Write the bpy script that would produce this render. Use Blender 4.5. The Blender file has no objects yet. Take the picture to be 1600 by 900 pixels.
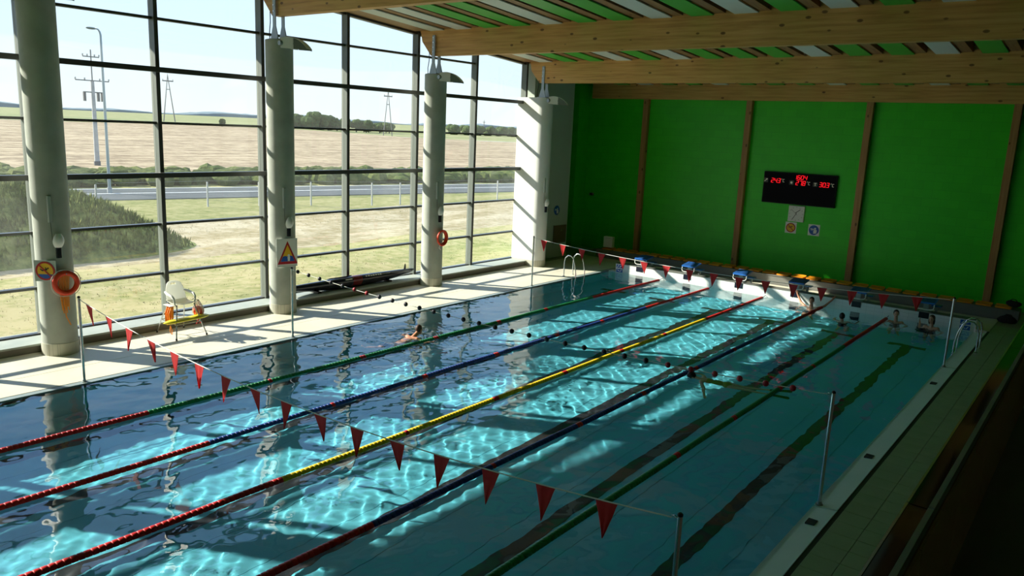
import bpy, bmesh, math, random
import numpy as np
from mathutils import Vector, Matrix

sc = bpy.context.scene
C = sc.collection
random.seed(7)
PI = math.pi

# ------------------------------------------------------------------ camera
FPX, YAW, PIT, ROL = 1218.84, -0.6575, 0.2004, 0.0445
CAM = Vector((15.017, -26.598, 5.356))
F_ = Vector((math.sin(YAW) * math.cos(PIT), math.cos(YAW) * math.cos(PIT), -math.sin(PIT)))
R0_ = Vector((math.cos(YAW), -math.sin(YAW), 0))
U0_ = R0_.cross(F_)
R_ = R0_ * math.cos(ROL) + U0_ * math.sin(ROL)
U_ = -R0_ * math.sin(ROL) + U0_ * math.cos(ROL)
cam = bpy.data.cameras.new('camera')
cam_o = bpy.data.objects.new('camera', cam)
C.objects.link(cam_o)
_m = Matrix((R_, U_, -F_)).transposed().to_4x4()
_m.translation = CAM
cam_o.matrix_world = _m
cam.sensor_width = 36
cam.lens = 36 * FPX / 1600
cam.clip_start = 0.1
cam.clip_end = 6000
sc.camera = cam_o

# ------------------------------------------------------------------ sky, sun, exposure
SUN_AZ, SUN_EL = math.radians(29.0), math.radians(28.5)     # heading of the light over the floor, elevation
world = bpy.data.worlds.new('sky')
sc.world = world
world.use_nodes = True
_n = world.node_tree
_bg = _n.nodes['Background']
# bright hazy summer sky: pale at the horizon, bluer towards the zenith
_tc = _n.nodes.new('ShaderNodeTexCoord')
_sx = _n.nodes.new('ShaderNodeSeparateXYZ')
_rp0 = _n.nodes.new('ShaderNodeValToRGB')
_n.links.new(_tc.outputs['Generated'], _sx.inputs[0])
_n.links.new(_sx.outputs['Z'], _rp0.inputs[0])
for _e, (_p, _c) in zip([_rp0.color_ramp.elements[0], _rp0.color_ramp.elements[1], _rp0.color_ramp.elements.new(0.18), _rp0.color_ramp.elements.new(0.45)],
                        [(0.0, (0.88, 0.95, 0.97)), (1.0, (0.18, 0.40, 1.0)), (0.16, (0.74, 0.98, 1.30)), (0.38, (0.40, 0.86, 1.70))]):
    _e.position = _p
    _e.color = (*_c, 1)
_n.links.new(_rp0.outputs[0], _bg.inputs[0])
_bg.inputs[1].default_value = 0.50
sun = bpy.data.lights.new('sun', 'SUN')
sun.energy = 5.0
sun.color = (1.0, 0.93, 0.80)
sun.angle = 0.0093
sun.cycles.is_caustics_light = True
sun_o = bpy.data.objects.new('sun', sun)
C.objects.link(sun_o)
_d = Vector((math.cos(SUN_AZ) * math.cos(SUN_EL), math.sin(SUN_AZ) * math.cos(SUN_EL), -math.sin(SUN_EL)))
sun_o.rotation_euler = _d.to_track_quat('-Z', 'Y').to_euler()
sun_o.location = (-60, -30, 40)
vs = sc.view_settings
vs.view_transform = 'Standard'
vs.look = 'None'
vs.gamma = 1.0
vs.use_curve_mapping = False
vs.exposure = 1.22
cy = sc.cycles
cy.max_bounces = 10
cy.diffuse_bounces = 5
cy.glossy_bounces = 4
cy.transmission_bounces = 6
cy.transparent_max_bounces = 16
cy.sample_clamp_indirect = 6.0

# ------------------------------------------------------------------ materials
MATS = {}

def base_mat(name, col, rough=0.5, metal=0.0, spec=None):
    m = bpy.data.materials.new(name)
    m.use_nodes = True
    b = m.node_tree.nodes['Principled BSDF']
    b.inputs['Base Color'].default_value = (*col, 1)
    b.inputs['Roughness'].default_value = rough
    b.inputs['Metallic'].default_value = metal
    if spec is not None:
        b.inputs['Specular IOR Level'].default_value = spec
    MATS[name] = m
    return m

def N(m, kind, **kw):
    n = m.node_tree.nodes.new(kind)
    for k, v in kw.items():
        setattr(n, k, v)
    return n

def coords(m, scale=(1, 1, 1), rot=(0, 0, 0), out='Object'):
    t = N(m, 'ShaderNodeTexCoord')
    mp = N(m, 'ShaderNodeMapping')
    mp.inputs['Scale'].default_value = scale
    mp.inputs['Rotation'].default_value = rot
    m.node_tree.links.new(t.outputs[out], mp.inputs[0])
    return mp.outputs[0]

def geo_coords(m, scale=(1, 1, 1), rot=(0, 0, 0)):
    t = N(m, 'ShaderNodeNewGeometry')
    mp = N(m, 'ShaderNodeMapping')
    mp.inputs['Scale'].default_value = scale
    mp.inputs['Rotation'].default_value = rot
    m.node_tree.links.new(t.outputs['Position'], mp.inputs[0])
    return mp.outputs[0]

def noise(m, vec, scale, detail=4, rough=0.55):
    n = N(m, 'ShaderNodeTexNoise')
    n.inputs['Scale'].default_value = scale
    n.inputs['Detail'].default_value = detail
    n.inputs['Roughness'].default_value = rough
    m.node_tree.links.new(vec, n.inputs['Vector'])
    return n.outputs['Fac']

def ramp(m, fac, stops):
    r = N(m, 'ShaderNodeValToRGB')
    el = r.color_ramp.elements
    while len(el) > len(stops):
        el.remove(el[-1])
    while len(el) < len(stops):
        el.new(1.0)
    for e, (p, c) in zip(el, stops):
        e.position = p
        e.color = (*c, 1)
    m.node_tree.links.new(fac, r.inputs[0])
    return r.outputs[0]

def mix(m, fac, a, b, blend='MIX'):
    x = N(m, 'ShaderNodeMix', data_type='RGBA', blend_type=blend)
    for i, v in ((0, fac), (6, a), (7, b)):
        if isinstance(v, (int, float)):
            x.inputs[i].default_value = v
        elif isinstance(v, tuple):
            x.inputs[i].default_value = (*v, 1)
        else:
            m.node_tree.links.new(v, x.inputs[i])
    return x.outputs[2]

def set_col(m, sock):
    m.node_tree.links.new(sock, m.node_tree.nodes['Principled BSDF'].inputs['Base Color'])

def set_bump(m, height, strength=0.3, dist=0.01):
    b = N(m, 'ShaderNodeBump')
    b.inputs['Strength'].default_value = strength
    b.inputs['Distance'].default_value = dist
    m.node_tree.links.new(height, b.inputs['Height'])
    m.node_tree.links.new(b.outputs[0], m.node_tree.nodes['Principled BSDF'].inputs['Normal'])

def speckle(name, c0, c1, scale=3.0, rough=0.6, bump=0.0, stretch=(1, 1, 1), detail=5, lo=0.3, hi=0.7):
    m = base_mat(name, c0, rough)
    n = noise(m, geo_coords(m, stretch), scale, detail)
    set_col(m, ramp(m, n, [(lo, c0), (hi, c1)]))
    if bump:
        set_bump(m, n, bump)
    return m

def wood_mat(name, dark, mid, light, axis):
    """glued laminated spruce: long grain along one axis, lamella bands, knots"""
    m = base_mat(name, mid, 0.55)
    st = [5.0, 5.0, 5.0]
    st[axis] = 0.25
    g = noise(m, geo_coords(m, tuple(st)), 3.0, 6, 0.6)
    col = ramp(m, g, [(0.25, dark), (0.5, mid), (0.75, light)])
    lam = [0.01, 0.01, 0.01]
    lam[2] = 1.0
    w = N(m, 'ShaderNodeTexWave', wave_type='BANDS', bands_direction='Z')
    w.inputs['Scale'].default_value = 2.2
    w.inputs['Distortion'].default_value = 0.4
    m.node_tree.links.new(geo_coords(m), w.inputs['Vector'])
    col = mix(m, 0.06 if axis == 0 else 0.0, col, w.outputs['Color'], 'OVERLAY')
    v = N(m, 'ShaderNodeTexVoronoi', feature='F1')
    v.inputs['Scale'].default_value = 1.0
    ks = [3.2, 3.2, 3.2]
    ks[axis] = 1.7
    m.node_tree.links.new(geo_coords(m, tuple(ks)), v.inputs['Vector'])
    kn = ramp(m, v.outputs['Distance'], [(0.0, (1, 1, 1)), (0.10, (0.85, 0.85, 0.85)), (0.13, (0, 0, 0))])
    col = mix(m, kn, col, (dark[0] * 0.35, dark[1] * 0.3, dark[2] * 0.3))
    set_col(m, col)
    return m

def brick_mat(name, c1, c2, cm, w, h, mortar=0.01, rough=0.4, rot=(0, 0, 0), off=0.0, bump=0.15):
    m = base_mat(name, c1, rough)
    b = N(m, 'ShaderNodeTexBrick', offset=off)
    b.inputs['Color1'].default_value = (*c1, 1)
    b.inputs['Color2'].default_value = (*c2, 1)
    b.inputs['Mortar'].default_value = (*cm, 1)
    b.inputs['Scale'].default_value = 1.0
    b.inputs['Mortar Size'].default_value = mortar
    b.inputs['Brick Width'].default_value = w
    b.inputs['Row Height'].default_value = h
    m.node_tree.links.new(geo_coords(m, (1, 1, 1), rot), b.inputs['Vector'])
    n = noise(m, geo_coords(m), 2.0, 4)
    set_col(m, mix(m, 0.18, b.outputs['Color'], n, 'OVERLAY'))
    if bump:
        set_bump(m, b.outputs['Fac'], -bump, 0.005)
    return m

def emit_mat(name, col, strength):
    m = bpy.data.materials.new(name)
    m.use_nodes = True
    nt = m.node_tree
    nt.nodes.remove(nt.nodes['Principled BSDF'])
    e = nt.nodes.new('ShaderNodeEmission')
    e.inputs[0].default_value = (*col, 1)
    e.inputs[1].default_value = strength
    nt.links.new(e.outputs[0], nt.nodes['Material Output'].inputs[0])
    MATS[name] = m
    return m

def glass_mat(name, tint, ior=1.45, dirt=0.0):
    m = bpy.data.materials.new(name)
    m.use_nodes = True
    nt = m.node_tree
    nt.nodes.remove(nt.nodes['Principled BSDF'])
    t = nt.nodes.new('ShaderNodeBsdfTransparent')
    t.inputs[0].default_value = (*tint, 1)
    g = nt.nodes.new('ShaderNodeBsdfGlossy')
    g.inputs['Roughness'].default_value = 0.0
    f = nt.nodes.new('ShaderNodeFresnel')
    f.inputs['IOR'].default_value = ior
    x = nt.nodes.new('ShaderNodeMixShader')
    gb = nt.nodes.new('ShaderNodeNewGeometry')          # reflect once, at the outer face of the sheet the ray meets first
    fm = nt.nodes.new('ShaderNodeMath')
    fm.operation = 'MULTIPLY_ADD'
    fm.inputs[1].default_value = -1.0
    fm.inputs[2].default_value = 1.0
    nt.links.new(gb.outputs['Backfacing'], fm.inputs[0])
    fk = nt.nodes.new('ShaderNodeMath')
    fk.operation = 'MULTIPLY'
    nt.links.new(f.outputs[0], fk.inputs[0])
    nt.links.new(fm.outputs[0], fk.inputs[1])
    nt.links.new(fk.outputs[0], x.inputs[0])
    nt.links.new(t.outputs[0], x.inputs[1])
    nt.links.new(g.outputs[0], x.inputs[2])
    out = x.outputs[0]
    if dirt:
        d = nt.nodes.new('ShaderNodeBsdfTranslucent')
        d.inputs[0].default_value = (0.9, 0.9, 0.85, 1)
        nn = nt.nodes.new('ShaderNodeTexNoise')
        nn.inputs['Scale'].default_value = 0.8
        nn.inputs['Detail'].default_value = 5
        gg = nt.nodes.new('ShaderNodeNewGeometry')
        nt.links.new(gg.outputs['Position'], nn.inputs['Vector'])
        mm = nt.nodes.new('ShaderNodeMath')
        mm.operation = 'MULTIPLY'
        mm.inputs[1].default_value = dirt
        nt.links.new(nn.outputs['Fac'], mm.inputs[0])
        y = nt.nodes.new('ShaderNodeMixShader')
        nt.links.new(mm.outputs[0], y.inputs[0])
        nt.links.new(out, y.inputs[1])
        nt.links.new(d.outputs[0], y.inputs[2])
        out = y.outputs[0]
    nt.links.new(out, nt.nodes['Material Output'].inputs[0])
    MATS[name] = m
    return m

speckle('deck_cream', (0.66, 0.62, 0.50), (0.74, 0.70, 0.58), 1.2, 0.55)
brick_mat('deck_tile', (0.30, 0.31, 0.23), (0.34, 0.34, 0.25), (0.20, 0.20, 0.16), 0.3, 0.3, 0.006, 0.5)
speckle('tile_shaded_green', (0.26, 0.37, 0.20), (0.31, 0.42, 0.24), 2.5, 0.45)  # green dim light of this side put into the tile colour
base_mat('joint_dark', (0.12, 0.12, 0.10), 0.8)
speckle('edge_strip', (0.24, 0.30, 0.31), (0.30, 0.36, 0.37), 4, 0.5)
speckle('gutter_white_greenlit', (0.66, 0.86, 0.77), (0.74, 0.90, 0.82), 1.5, 0.4)  # the hall's greenish light is mixed into the white
base_mat('slot_dark', (0.02, 0.03, 0.03), 0.6)
speckle('basin_blue', (0.10, 0.44, 0.56), (0.13, 0.49, 0.61), 0.6, 0.4)
speckle('basin_wall', (0.12, 0.48, 0.55), (0.15, 0.54, 0.60), 0.8, 0.4)
speckle('lane_black', (0.012, 0.012, 0.018), (0.02, 0.02, 0.026), 3, 0.5)
brick_mat('end_wall_tile', (0.80, 0.84, 0.82), (0.84, 0.87, 0.85), (0.66, 0.70, 0.68), 0.25, 0.12, 0.004, 0.3, rot=(PI / 2, 0, 0))
base_mat('navy_plate', (0.005, 0.007, 0.022), 0.4)
speckle('concrete', (0.40, 0.42, 0.37), (0.50, 0.52, 0.46), 2.2, 0.8, 0.1)
brick_mat('collar_tile', (0.55, 0.54, 0.44), (0.60, 0.58, 0.48), (0.42, 0.41, 0.34), 0.06, 0.4, 0.004, 0.6)
speckle('plaster_white', (0.72, 0.73, 0.70), (0.80, 0.80, 0.77), 1.5, 0.8)
speckle('plaster_grey', (0.42, 0.50, 0.42), (0.46, 0.54, 0.46), 0.8, 0.8)
brick_mat('wall_green', (0.035, 0.60, 0.008), (0.040, 0.64, 0.010), (0.030, 0.53, 0.007), 0.6, 0.3, 0.006, 0.42, rot=(PI / 2, 0, 0), off=0.5, bump=0.1)
brick_mat('wall_green_side', (0.035, 0.60, 0.008), (0.040, 0.64, 0.010), (0.030, 0.53, 0.007), 0.6, 0.3, 0.006, 0.42, rot=(PI / 2, 0, PI / 2), off=0.5, bump=0.1)
wood_mat('glulam', (0.52, 0.24, 0.06), (0.72, 0.38, 0.11), (0.82, 0.48, 0.17), 0)
wood_mat('purlin_wood', (0.26, 0.12, 0.05), (0.36, 0.18, 0.07), (0.44, 0.24, 0.10), 1)
wood_mat('post_wood', (0.34, 0.16, 0.05), (0.46, 0.23, 0.08), (0.54, 0.29, 0.11), 2)
speckle('roof_deck', (0.07, 0.025, 0.015), (0.11, 0.045, 0.02), 3, 0.8)
base_mat('panel_white', (0.74, 0.78, 0.74), 0.5)
base_mat('panel_green', (0.04, 0.50, 0.05), 0.45)
base_mat('alu_frame', (0.16, 0.18, 0.155), 0.45, 0.0)
base_mat('alu_dark', (0.055, 0.055, 0.05), 0.4)
glass_mat('pane_glass', (0.95, 0.975, 0.965), 1.45, dirt=0.03)
speckle('sill_stone', (0.36, 0.40, 0.36), (0.44, 0.47, 0.42), 2, 0.6)
brick_mat('curb_tile', (0.17, 0.15, 0.12), (0.20, 0.18, 0.14), (0.12, 0.11, 0.09), 0.3, 0.4, 0.006, 0.6, rot=(PI / 2, 0, PI / 2))
base_mat('steel', (0.62, 0.64, 0.64), 0.22, 1.0)
base_mat('galv', (0.32, 0.36, 0.36), 0.45, 0.6)
base_mat('bench_grey', (0.17, 0.17, 0.155), 0.6)
base_mat('seat_orange', (0.85, 0.30, 0.015), 0.4)
base_mat('block_blue', (0.03, 0.16, 0.55), 0.4)
base_mat('white_plastic', (0.80, 0.80, 0.76), 0.4)
base_mat('black_plastic', (0.010, 0.010, 0.012), 0.45, spec=0.25)
base_mat('red_float', (0.62, 0.012, 0.012), 0.5)
base_mat('green_float', (0.0, 0.25, 0.07), 0.5)
base_mat('blue_float', (0.008, 0.05, 0.30), 0.5)
base_mat('yellow_float', (0.86, 0.62, 0.01), 0.5)
base_mat('rope_dark', (0.05, 0.05, 0.06), 0.6)
base_mat('cord_white', (0.75, 0.75, 0.70), 0.6)
def thin_mat(name, col, tr, rough=0.6):
    """thin cloth or plastic that lets some light through"""
    m = base_mat(name, col, rough)
    nt = m.node_tree
    b = nt.nodes['Principled BSDF']
    t = nt.nodes.new('ShaderNodeBsdfTranslucent')
    t.inputs[0].default_value = (*col, 1)
    x = nt.nodes.new('ShaderNodeMixShader')
    x.inputs[0].default_value = tr
    nt.links.new(b.outputs[0], x.inputs[1])
    nt.links.new(t.outputs[0], x.inputs[2])
    nt.links.new(x.outputs[0], nt.nodes['Material Output'].inputs[0])
    return m
thin_mat('flag_red', (0.74, 0.045, 0.05), 0.45, 0.7)
thin_mat('shell_plastic', (0.86, 0.86, 0.80), 0.5, 0.4)
base_mat('ball_dark', (0.02, 0.015, 0.03), 0.5)
base_mat('ball_red', (0.40, 0.015, 0.03), 0.5)
base_mat('ring_orange', (0.80, 0.06, 0.015), 0.45)
base_mat('rope_orange', (0.85, 0.28, 0.02), 0.6)
base_mat('sign_white', (0.80, 0.80, 0.76), 0.4)
base_mat('sign_clear', (0.42, 0.48, 0.46), 0.3)
base_mat('sign_red', (0.45, 0.008, 0.015), 0.4)
base_mat('sign_yellow', (0.85, 0.48, 0.01), 0.4)
base_mat('sign_blue', (0.01, 0.09, 0.42), 0.4)
base_mat('sign_black', (0.01, 0.01, 0.01), 0.4)
base_mat('board_yellow', (0.80, 0.68, 0.03), 0.45)
base_mat('screen_black', (0.004, 0.003, 0.006), 0.45, spec=0.08)
emit_mat('led_red', (1.0, 0.012, 0.02), 0.6)
emit_mat('led_grey', (0.25, 0.26, 0.18), 0.25)
base_mat('navy_hull', (0.012, 0.013, 0.024), 0.2)
base_mat('hull_red', (0.13, 0.006, 0.010), 0.25)
base_mat('skin', (0.62, 0.34, 0.22), 0.5)
base_mat('skin_tan', (0.55, 0.24, 0.14), 0.5)
base_mat('hair_dark', (0.02, 0.012, 0.01), 0.6)
base_mat('hair_brown', (0.05, 0.022, 0.012), 0.6)
base_mat('suit_dark', (0.015, 0.015, 0.025), 0.6)
base_mat('suit_green', (0.30, 0.33, 0.03), 0.6)
base_mat('lip', (0.35, 0.08, 0.07), 0.5)
base_mat('eye', (0.02, 0.015, 0.01), 0.3)
base_mat('brown_panel', (0.16, 0.10, 0.055), 0.6)
base_mat('cap_gloss', (0.035, 0.014, 0.008), 0.06)
base_mat('parapet_panel', (0.50, 0.38, 0.24), 0.6)
base_mat('parapet_dark', (0.22, 0.14, 0.08), 0.6)
base_mat('cloth_dark', (0.015, 0.014, 0.013), 0.9)
base_mat('net_white', (0.75, 0.72, 0.66), 0.7)
# outside
def ground_mat(name, stops, sc1, sc2, stretch=(1, 1, 1), bump=0.0):
    m = base_mat(name, stops[0][1], 0.95, spec=0.1)
    a = noise(m, geo_coords(m, stretch), sc1, 6, 0.6)
    b = noise(m, geo_coords(m), sc2, 5, 0.7)
    k = N(m, 'ShaderNodeMath', operation='ADD')
    m.node_tree.links.new(a, k.inputs[0])
    m.node_tree.links.new(b, k.inputs[1])
    h = N(m, 'ShaderNodeMath', operation='MULTIPLY')
    h.inputs[1].default_value = 0.5
    m.node_tree.links.new(k.outputs[0], h.inputs[0])
    set_col(m, ramp(m, h.outputs[0], stops))
    if bump:
        set_bump(m, b, bump, 0.2)
    return m

ground_mat('lawn', [(0.36, (0.13, 0.16, 0.04)), (0.46, (0.25, 0.245, 0.09)), (0.56, (0.38, 0.33, 0.17))], 0.35, 2.2, (1, 0.35, 1))
ground_mat('dirt', [(0.34, (0.17, 0.14, 0.065)), (0.44, (0.27, 0.22, 0.12)), (0.50, (0.33, 0.275, 0.17)), (0.58, (0.42, 0.36, 0.25))], 0.5, 1.8, (1, 0.3, 1), 0.3)
ground_mat('verge', [(0.36, (0.10, 0.13, 0.03)), (0.48, (0.20, 0.20, 0.07)), (0.6, (0.30, 0.27, 0.13))], 0.3, 2.0, (1, 0.2, 1))
ground_mat('field_stubble', [(0.40, (0.17, 0.12, 0.075)), (0.50, (0.30, 0.23, 0.145)), (0.59, (0.42, 0.335, 0.22))], 0.55, 0.5, (1, 0.07, 1), 0.3)
ground_mat('far_green', [(0.36, (0.15, 0.18, 0.07)), (0.5, (0.22, 0.23, 0.10)), (0.6, (0.30, 0.27, 0.14))], 0.02, 0.2, (2, 0.3, 1))
ground_mat('asphalt', [(0.36, (0.065, 0.075, 0.08)), (0.6, (0.10, 0.11, 0.115))], 0.3, 3)
ground_mat('hedge_leaf', [(0.36, (0.025, 0.045, 0.012)), (0.48, (0.06, 0.085, 0.022)), (0.6, (0.12, 0.13, 0.04))], 0.8, 4)
ground_mat('mound_grass', [(0.36, (0.045, 0.07, 0.016)), (0.47, (0.12, 0.155, 0.04)), (0.60, (0.27, 0.29, 0.09))], 0.5, 3)
ground_mat('tree_leaf', [(0.36, (0.02, 0.04, 0.012)), (0.5, (0.04, 0.07, 0.02)), (0.62, (0.08, 0.11, 0.04))], 0.1, 0.6)
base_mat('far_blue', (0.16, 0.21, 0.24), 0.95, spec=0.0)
base_mat('line_white', (0.75, 0.75, 0.72), 0.7)
speckle('pole_concrete', (0.30, 0.30, 0.29), (0.40, 0.40, 0.38), 2, 0.8)
base_mat('pole_dark', (0.10, 0.10, 0.10), 0.7)

def mt(k):
    return MATS[k] if isinstance(k, str) else k

# ------------------------------------------------------------------ mesh builder
class MB:
    def __init__(s):
        s.v, s.f, s.mi, s.cur = [], [], [], 0

    def add(s, vs, fs):
        o = len(s.v)
        s.v += [tuple(p) for p in vs]
        s.f += [tuple(i + o for i in f) for f in fs]
        s.mi += [s.cur] * len(fs)
        return s

    def box(s, a, b):
        x0, y0, z0 = a
        x1, y1, z1 = b
        return s.hexa([(x0, y0, z0), (x1, y0, z0), (x1, y1, z0), (x0, y1, z0), (x0, y0, z1), (x1, y0, z1), (x1, y1, z1), (x0, y1, z1)])

    def hexa(s, p):
        return s.add(p, [(0, 3, 2, 1), (4, 5, 6, 7), (0, 1, 5, 4), (1, 2, 6, 5), (2, 3, 7, 6), (3, 0, 4, 7)])

    def obox(s, c, size, rot):
        hx, hy, hz = [q / 2 for q in size]
        P = [(-hx, -hy, -hz), (hx, -hy, -hz), (hx, hy, -hz), (-hx, hy, -hz), (-hx, -hy, hz), (hx, -hy, hz), (hx, hy, hz), (-hx, hy, hz)]
        return s.hexa([Vector(c) + rot @ Vector(q) for q in P])

    def bevbox(s, a, b, r):
        """box with chamfered vertical and top edges"""
        x0, y0, z0 = a
        x1, y1, z1 = b
        ring = lambda i, z: [(x0 + i, y0 + r + 0, z), (x0 + r, y0 + i, z), (x1 - r, y0 + i, z), (x1 - i, y0 + r, z), (x1 - i, y1 - r, z), (x1 - r, y1 - i, z), (x0 + r, y1 - i, z), (x0 + i, y1 - r, z)]
        v = ring(0, z0) + ring(0, z1 - r) + ring(r * 0.9, z1)
        f = [tuple(range(7, -1, -1)), tuple(range(16, 24))]
        for k in range(2):
            for i in range(8):
                j = (i + 1) % 8
                f.append((k * 8 + i, k * 8 + j, k * 8 + 8 + j, k * 8 + 8 + i))
        return s.add(v, f)

    def tube(s, pts, r, seg=8, caps=True, closed=False):
        pts = [Vector(p) for p in pts]
        n = len(pts)
        rr = r if isinstance(r, (list, tuple)) else [r] * n
        rings = []
        up = None
        for i, p in enumerate(pts):
            if closed:
                t = pts[(i + 1) % n] - pts[i - 1]
            elif i == 0:
                t = pts[1] - pts[0]
            elif i == n - 1:
                t = pts[-1] - pts[-2]
            else:
                t = (pts[i + 1] - pts[i]).normalized() + (pts[i] - pts[i - 1]).normalized()
            t.normalize()
            if up is None:
                up = Vector((0, 0, 1)) if abs(t.z) < 0.9 else Vector((1, 0, 0))
            a = (up - t * up.dot(t))
            if a.length < 1e-5:
                a = t.orthogonal()
            a.normalize()
            up = a
            b = t.cross(a)
            rings.append([p + (a * math.cos(2 * PI * k / seg) + b * math.sin(2 * PI * k / seg)) * rr[i] for k in range(seg)])
        v = [q for g in rings for q in g]
        f = []
        for i in range(n if closed else n - 1):
            i2 = (i + 1) % n
            for k in range(seg):
                k2 = (k + 1) % seg
                f.append((i * seg + k, i * seg + k2, i2 * seg + k2, i2 * seg + k))
        if caps and not closed:
            f.append(tuple(range(seg - 1, -1, -1)))
            f.append(tuple((n - 1) * seg + k for k in range(seg)))
        return s.add(v, f)

    def lathe(s, prof, o=(0, 0, 0), axis=(0, 0, 1), seg=24, caps=True):
        ax = Vector(axis).normalized()
        a = ax.orthogonal().normalized() if abs(ax.z) < 0.99 else Vector((1, 0, 0))
        b = ax.cross(a)
        o = Vector(o)
        v, f = [], []
        for r, h in prof:
            for k in range(seg):
                t = 2 * PI * k / seg
                v.append(o + ax * h + (a * math.cos(t) + b * math.sin(t)) * r)
        for i in range(len(prof) - 1):
            for k in range(seg):
                k2 = (k + 1) % seg
                f.append((i * seg + k, i * seg + k2, (i + 1) * seg + k2, (i + 1) * seg + k))
        if caps:
            f.append(tuple(range(seg - 1, -1, -1)))
            f.append(tuple((len(prof) - 1) * seg + k for k in range(seg)))
        return s.add(v, f)

    def prism(s, poly, fr, d0, d1):
        """2-D polygon in a frame (O,U,V,Nn), extruded from d0 to d1 along the normal"""
        O, U, V, W = fr
        n = len(poly)
        v = [O + U * p[0] + V * p[1] + W * d0 for p in poly] + [O + U * p[0] + V * p[1] + W * d1 for p in poly]
        f = [tuple(range(n - 1, -1, -1)), tuple(range(n, 2 * n))]
        f += [(i, (i + 1) % n, n + (i + 1) % n, n + i) for i in range(n)]
        return s.add(v, f)

    def ringplate(s, r0, r1, fr, d0, d1, seg=32):
        O, U, V, W = fr
        v = []
        for d in (d0, d1):
            for r in (r0, r1):
                for k in range(seg):
                    t = 2 * PI * k / seg
                    v.append(O + U * (r * math.cos(t)) + V * (r * math.sin(t)) + W * d)
        f = []
        for k in range(seg):
            k2 = (k + 1) % seg
            A, B, Cc, D = 0, seg, 2 * seg, 3 * seg
            f += [(Cc + k, Cc + k2, D + k2, D + k)[::-1], (B + k, B + k2, D + k2, D + k), (A + k2, A + k, Cc + k, Cc + k2), (A + k, A + k2, B + k2, B + k)[::-1]]
        return s.add(v, f)

    def ball(s, c, r, rot=None, seg=12, rings=8):
        rx, ry, rz = (r, r, r) if isinstance(r, (int, float)) else r
        c = Vector(c)
        v = [Vector((0, 0, rz))]
        for i in range(1, rings):
            t = PI * i / rings
            for k in range(seg):
                p = 2 * PI * k / seg
                v.append(Vector((rx * math.sin(t) * math.cos(p), ry * math.sin(t) * math.sin(p), rz * math.cos(t))))
        v.append(Vector((0, 0, -rz)))
        v = [c + (rot @ q if rot else q) for q in v]
        f = [(0, 1 + k, 1 + (k + 1) % seg) for k in range(seg)]
        for i in range(rings - 2):
            for k in range(seg):
                a, b = 1 + i * seg, 1 + (i + 1) * seg
                f.append((a + k, b + k, b + (k + 1) % seg, a + (k + 1) % seg))
        l = len(v) - 1
        a = 1 + (rings - 2) * seg
        f += [(l, a + (k + 1) % seg, a + k) for k in range(seg)]
        return s.add(v, f)

    def capsule(s, p0, p1, r0, r1, seg=12):
        p0, p1 = Vector(p0), Vector(p1)
        d = (p1 - p0)
        L = d.length
        d = d / L if L > 1e-6 else Vector((0, 0, 1))
        pr = []
        for i in range(5):
            t = PI / 2 * i / 4
            pr.append((max(r0 * math.sin(t), 1e-4), -r0 * math.cos(t)))
        for i in range(5):
            t = PI / 2 * i / 4
            pr.append((max(r1 * math.cos(t), 1e-4), L + r1 * math.sin(t)))
        return s.lathe(pr, p0, d, seg)

    def mesh(s, name, mats, smooth=None, origin=(0, 0, 0)):
        me = bpy.data.meshes.new(name)
        o = Vector(origin)
        me.from_pydata([tuple(Vector(p) - o) for p in s.v], [], s.f)
        for k in (mats if isinstance(mats, (list, tuple)) else [mats]):
            me.materials.append(mt(k))
        if any(s.mi):
            me.polygons.foreach_set('material_index', s.mi)
        if smooth:
            me.shade_smooth()
            me.set_sharp_from_angle(angle=math.radians(smooth))
        me.update()
        return me

    def build(s, name, mats, parent=None, smooth=None):
        o = wloc(parent)
        return link(name, s.mesh(name, mats, smooth, o), parent)


def wloc(o):
    p = Vector((0, 0, 0))
    while o is not None:
        p += o.location
        o = o.parent
    return p

def link(name, data, parent=None, loc=None):
    o = bpy.data.objects.new(name, data)
    C.objects.link(o)
    if parent is not None:
        o.parent = parent
    if loc is not None:
        o.location = Vector(loc) - wloc(parent)
    return o

def tag(o, label=None, cat=None, group=None, kind=None):
    if label:
        o['label'] = label
    if cat:
        o['category'] = cat
    if group:
        o['group'] = group
    if kind:
        o['kind'] = kind
    return o

def thing(name, loc, label, cat, group=None):
    o = link(name, None, None, loc)
    o.empty_display_size = 0.2
    return tag(o, label, cat, group)

def copy_tree(o, parent=None):
    c = o.copy()
    C.objects.link(c)
    c.parent = parent
    for ch in list(o.children):
        copy_tree(ch, c)
    return c

def struct(o):
    o['kind'] = 'structure'
    return o

def frame(o, n, up=(0, 0, 1)):
    """sign frame: origin, right, up, normal (seen from outside)"""
    n = Vector(n).normalized()
    u = Vector(up).cross(n).normalized()
    return (Vector(o), u, n.cross(u).normalized(), n)

def disc(r, seg=32, cx=0, cy=0):
    return [(cx + r * math.cos(2 * PI * k / seg), cy + r * math.sin(2 * PI * k / seg)) for k in range(seg)]

def rect(x0, y0, x1, y1):
    return [(x0, y0), (x1, y0), (x1, y1), (x0, y1)]

def bar(x0, y0, x1, y1, w):
    d = Vector((x1 - x0, y1 - y0)).normalized()
    n = Vector((-d.y, d.x)) * w / 2
    return [(x0 - n.x, y0 - n.y), (x1 - n.x, y1 - n.y), (x1 + n.x, y1 + n.y), (x0 + n.x, y0 + n.y)]

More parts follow.
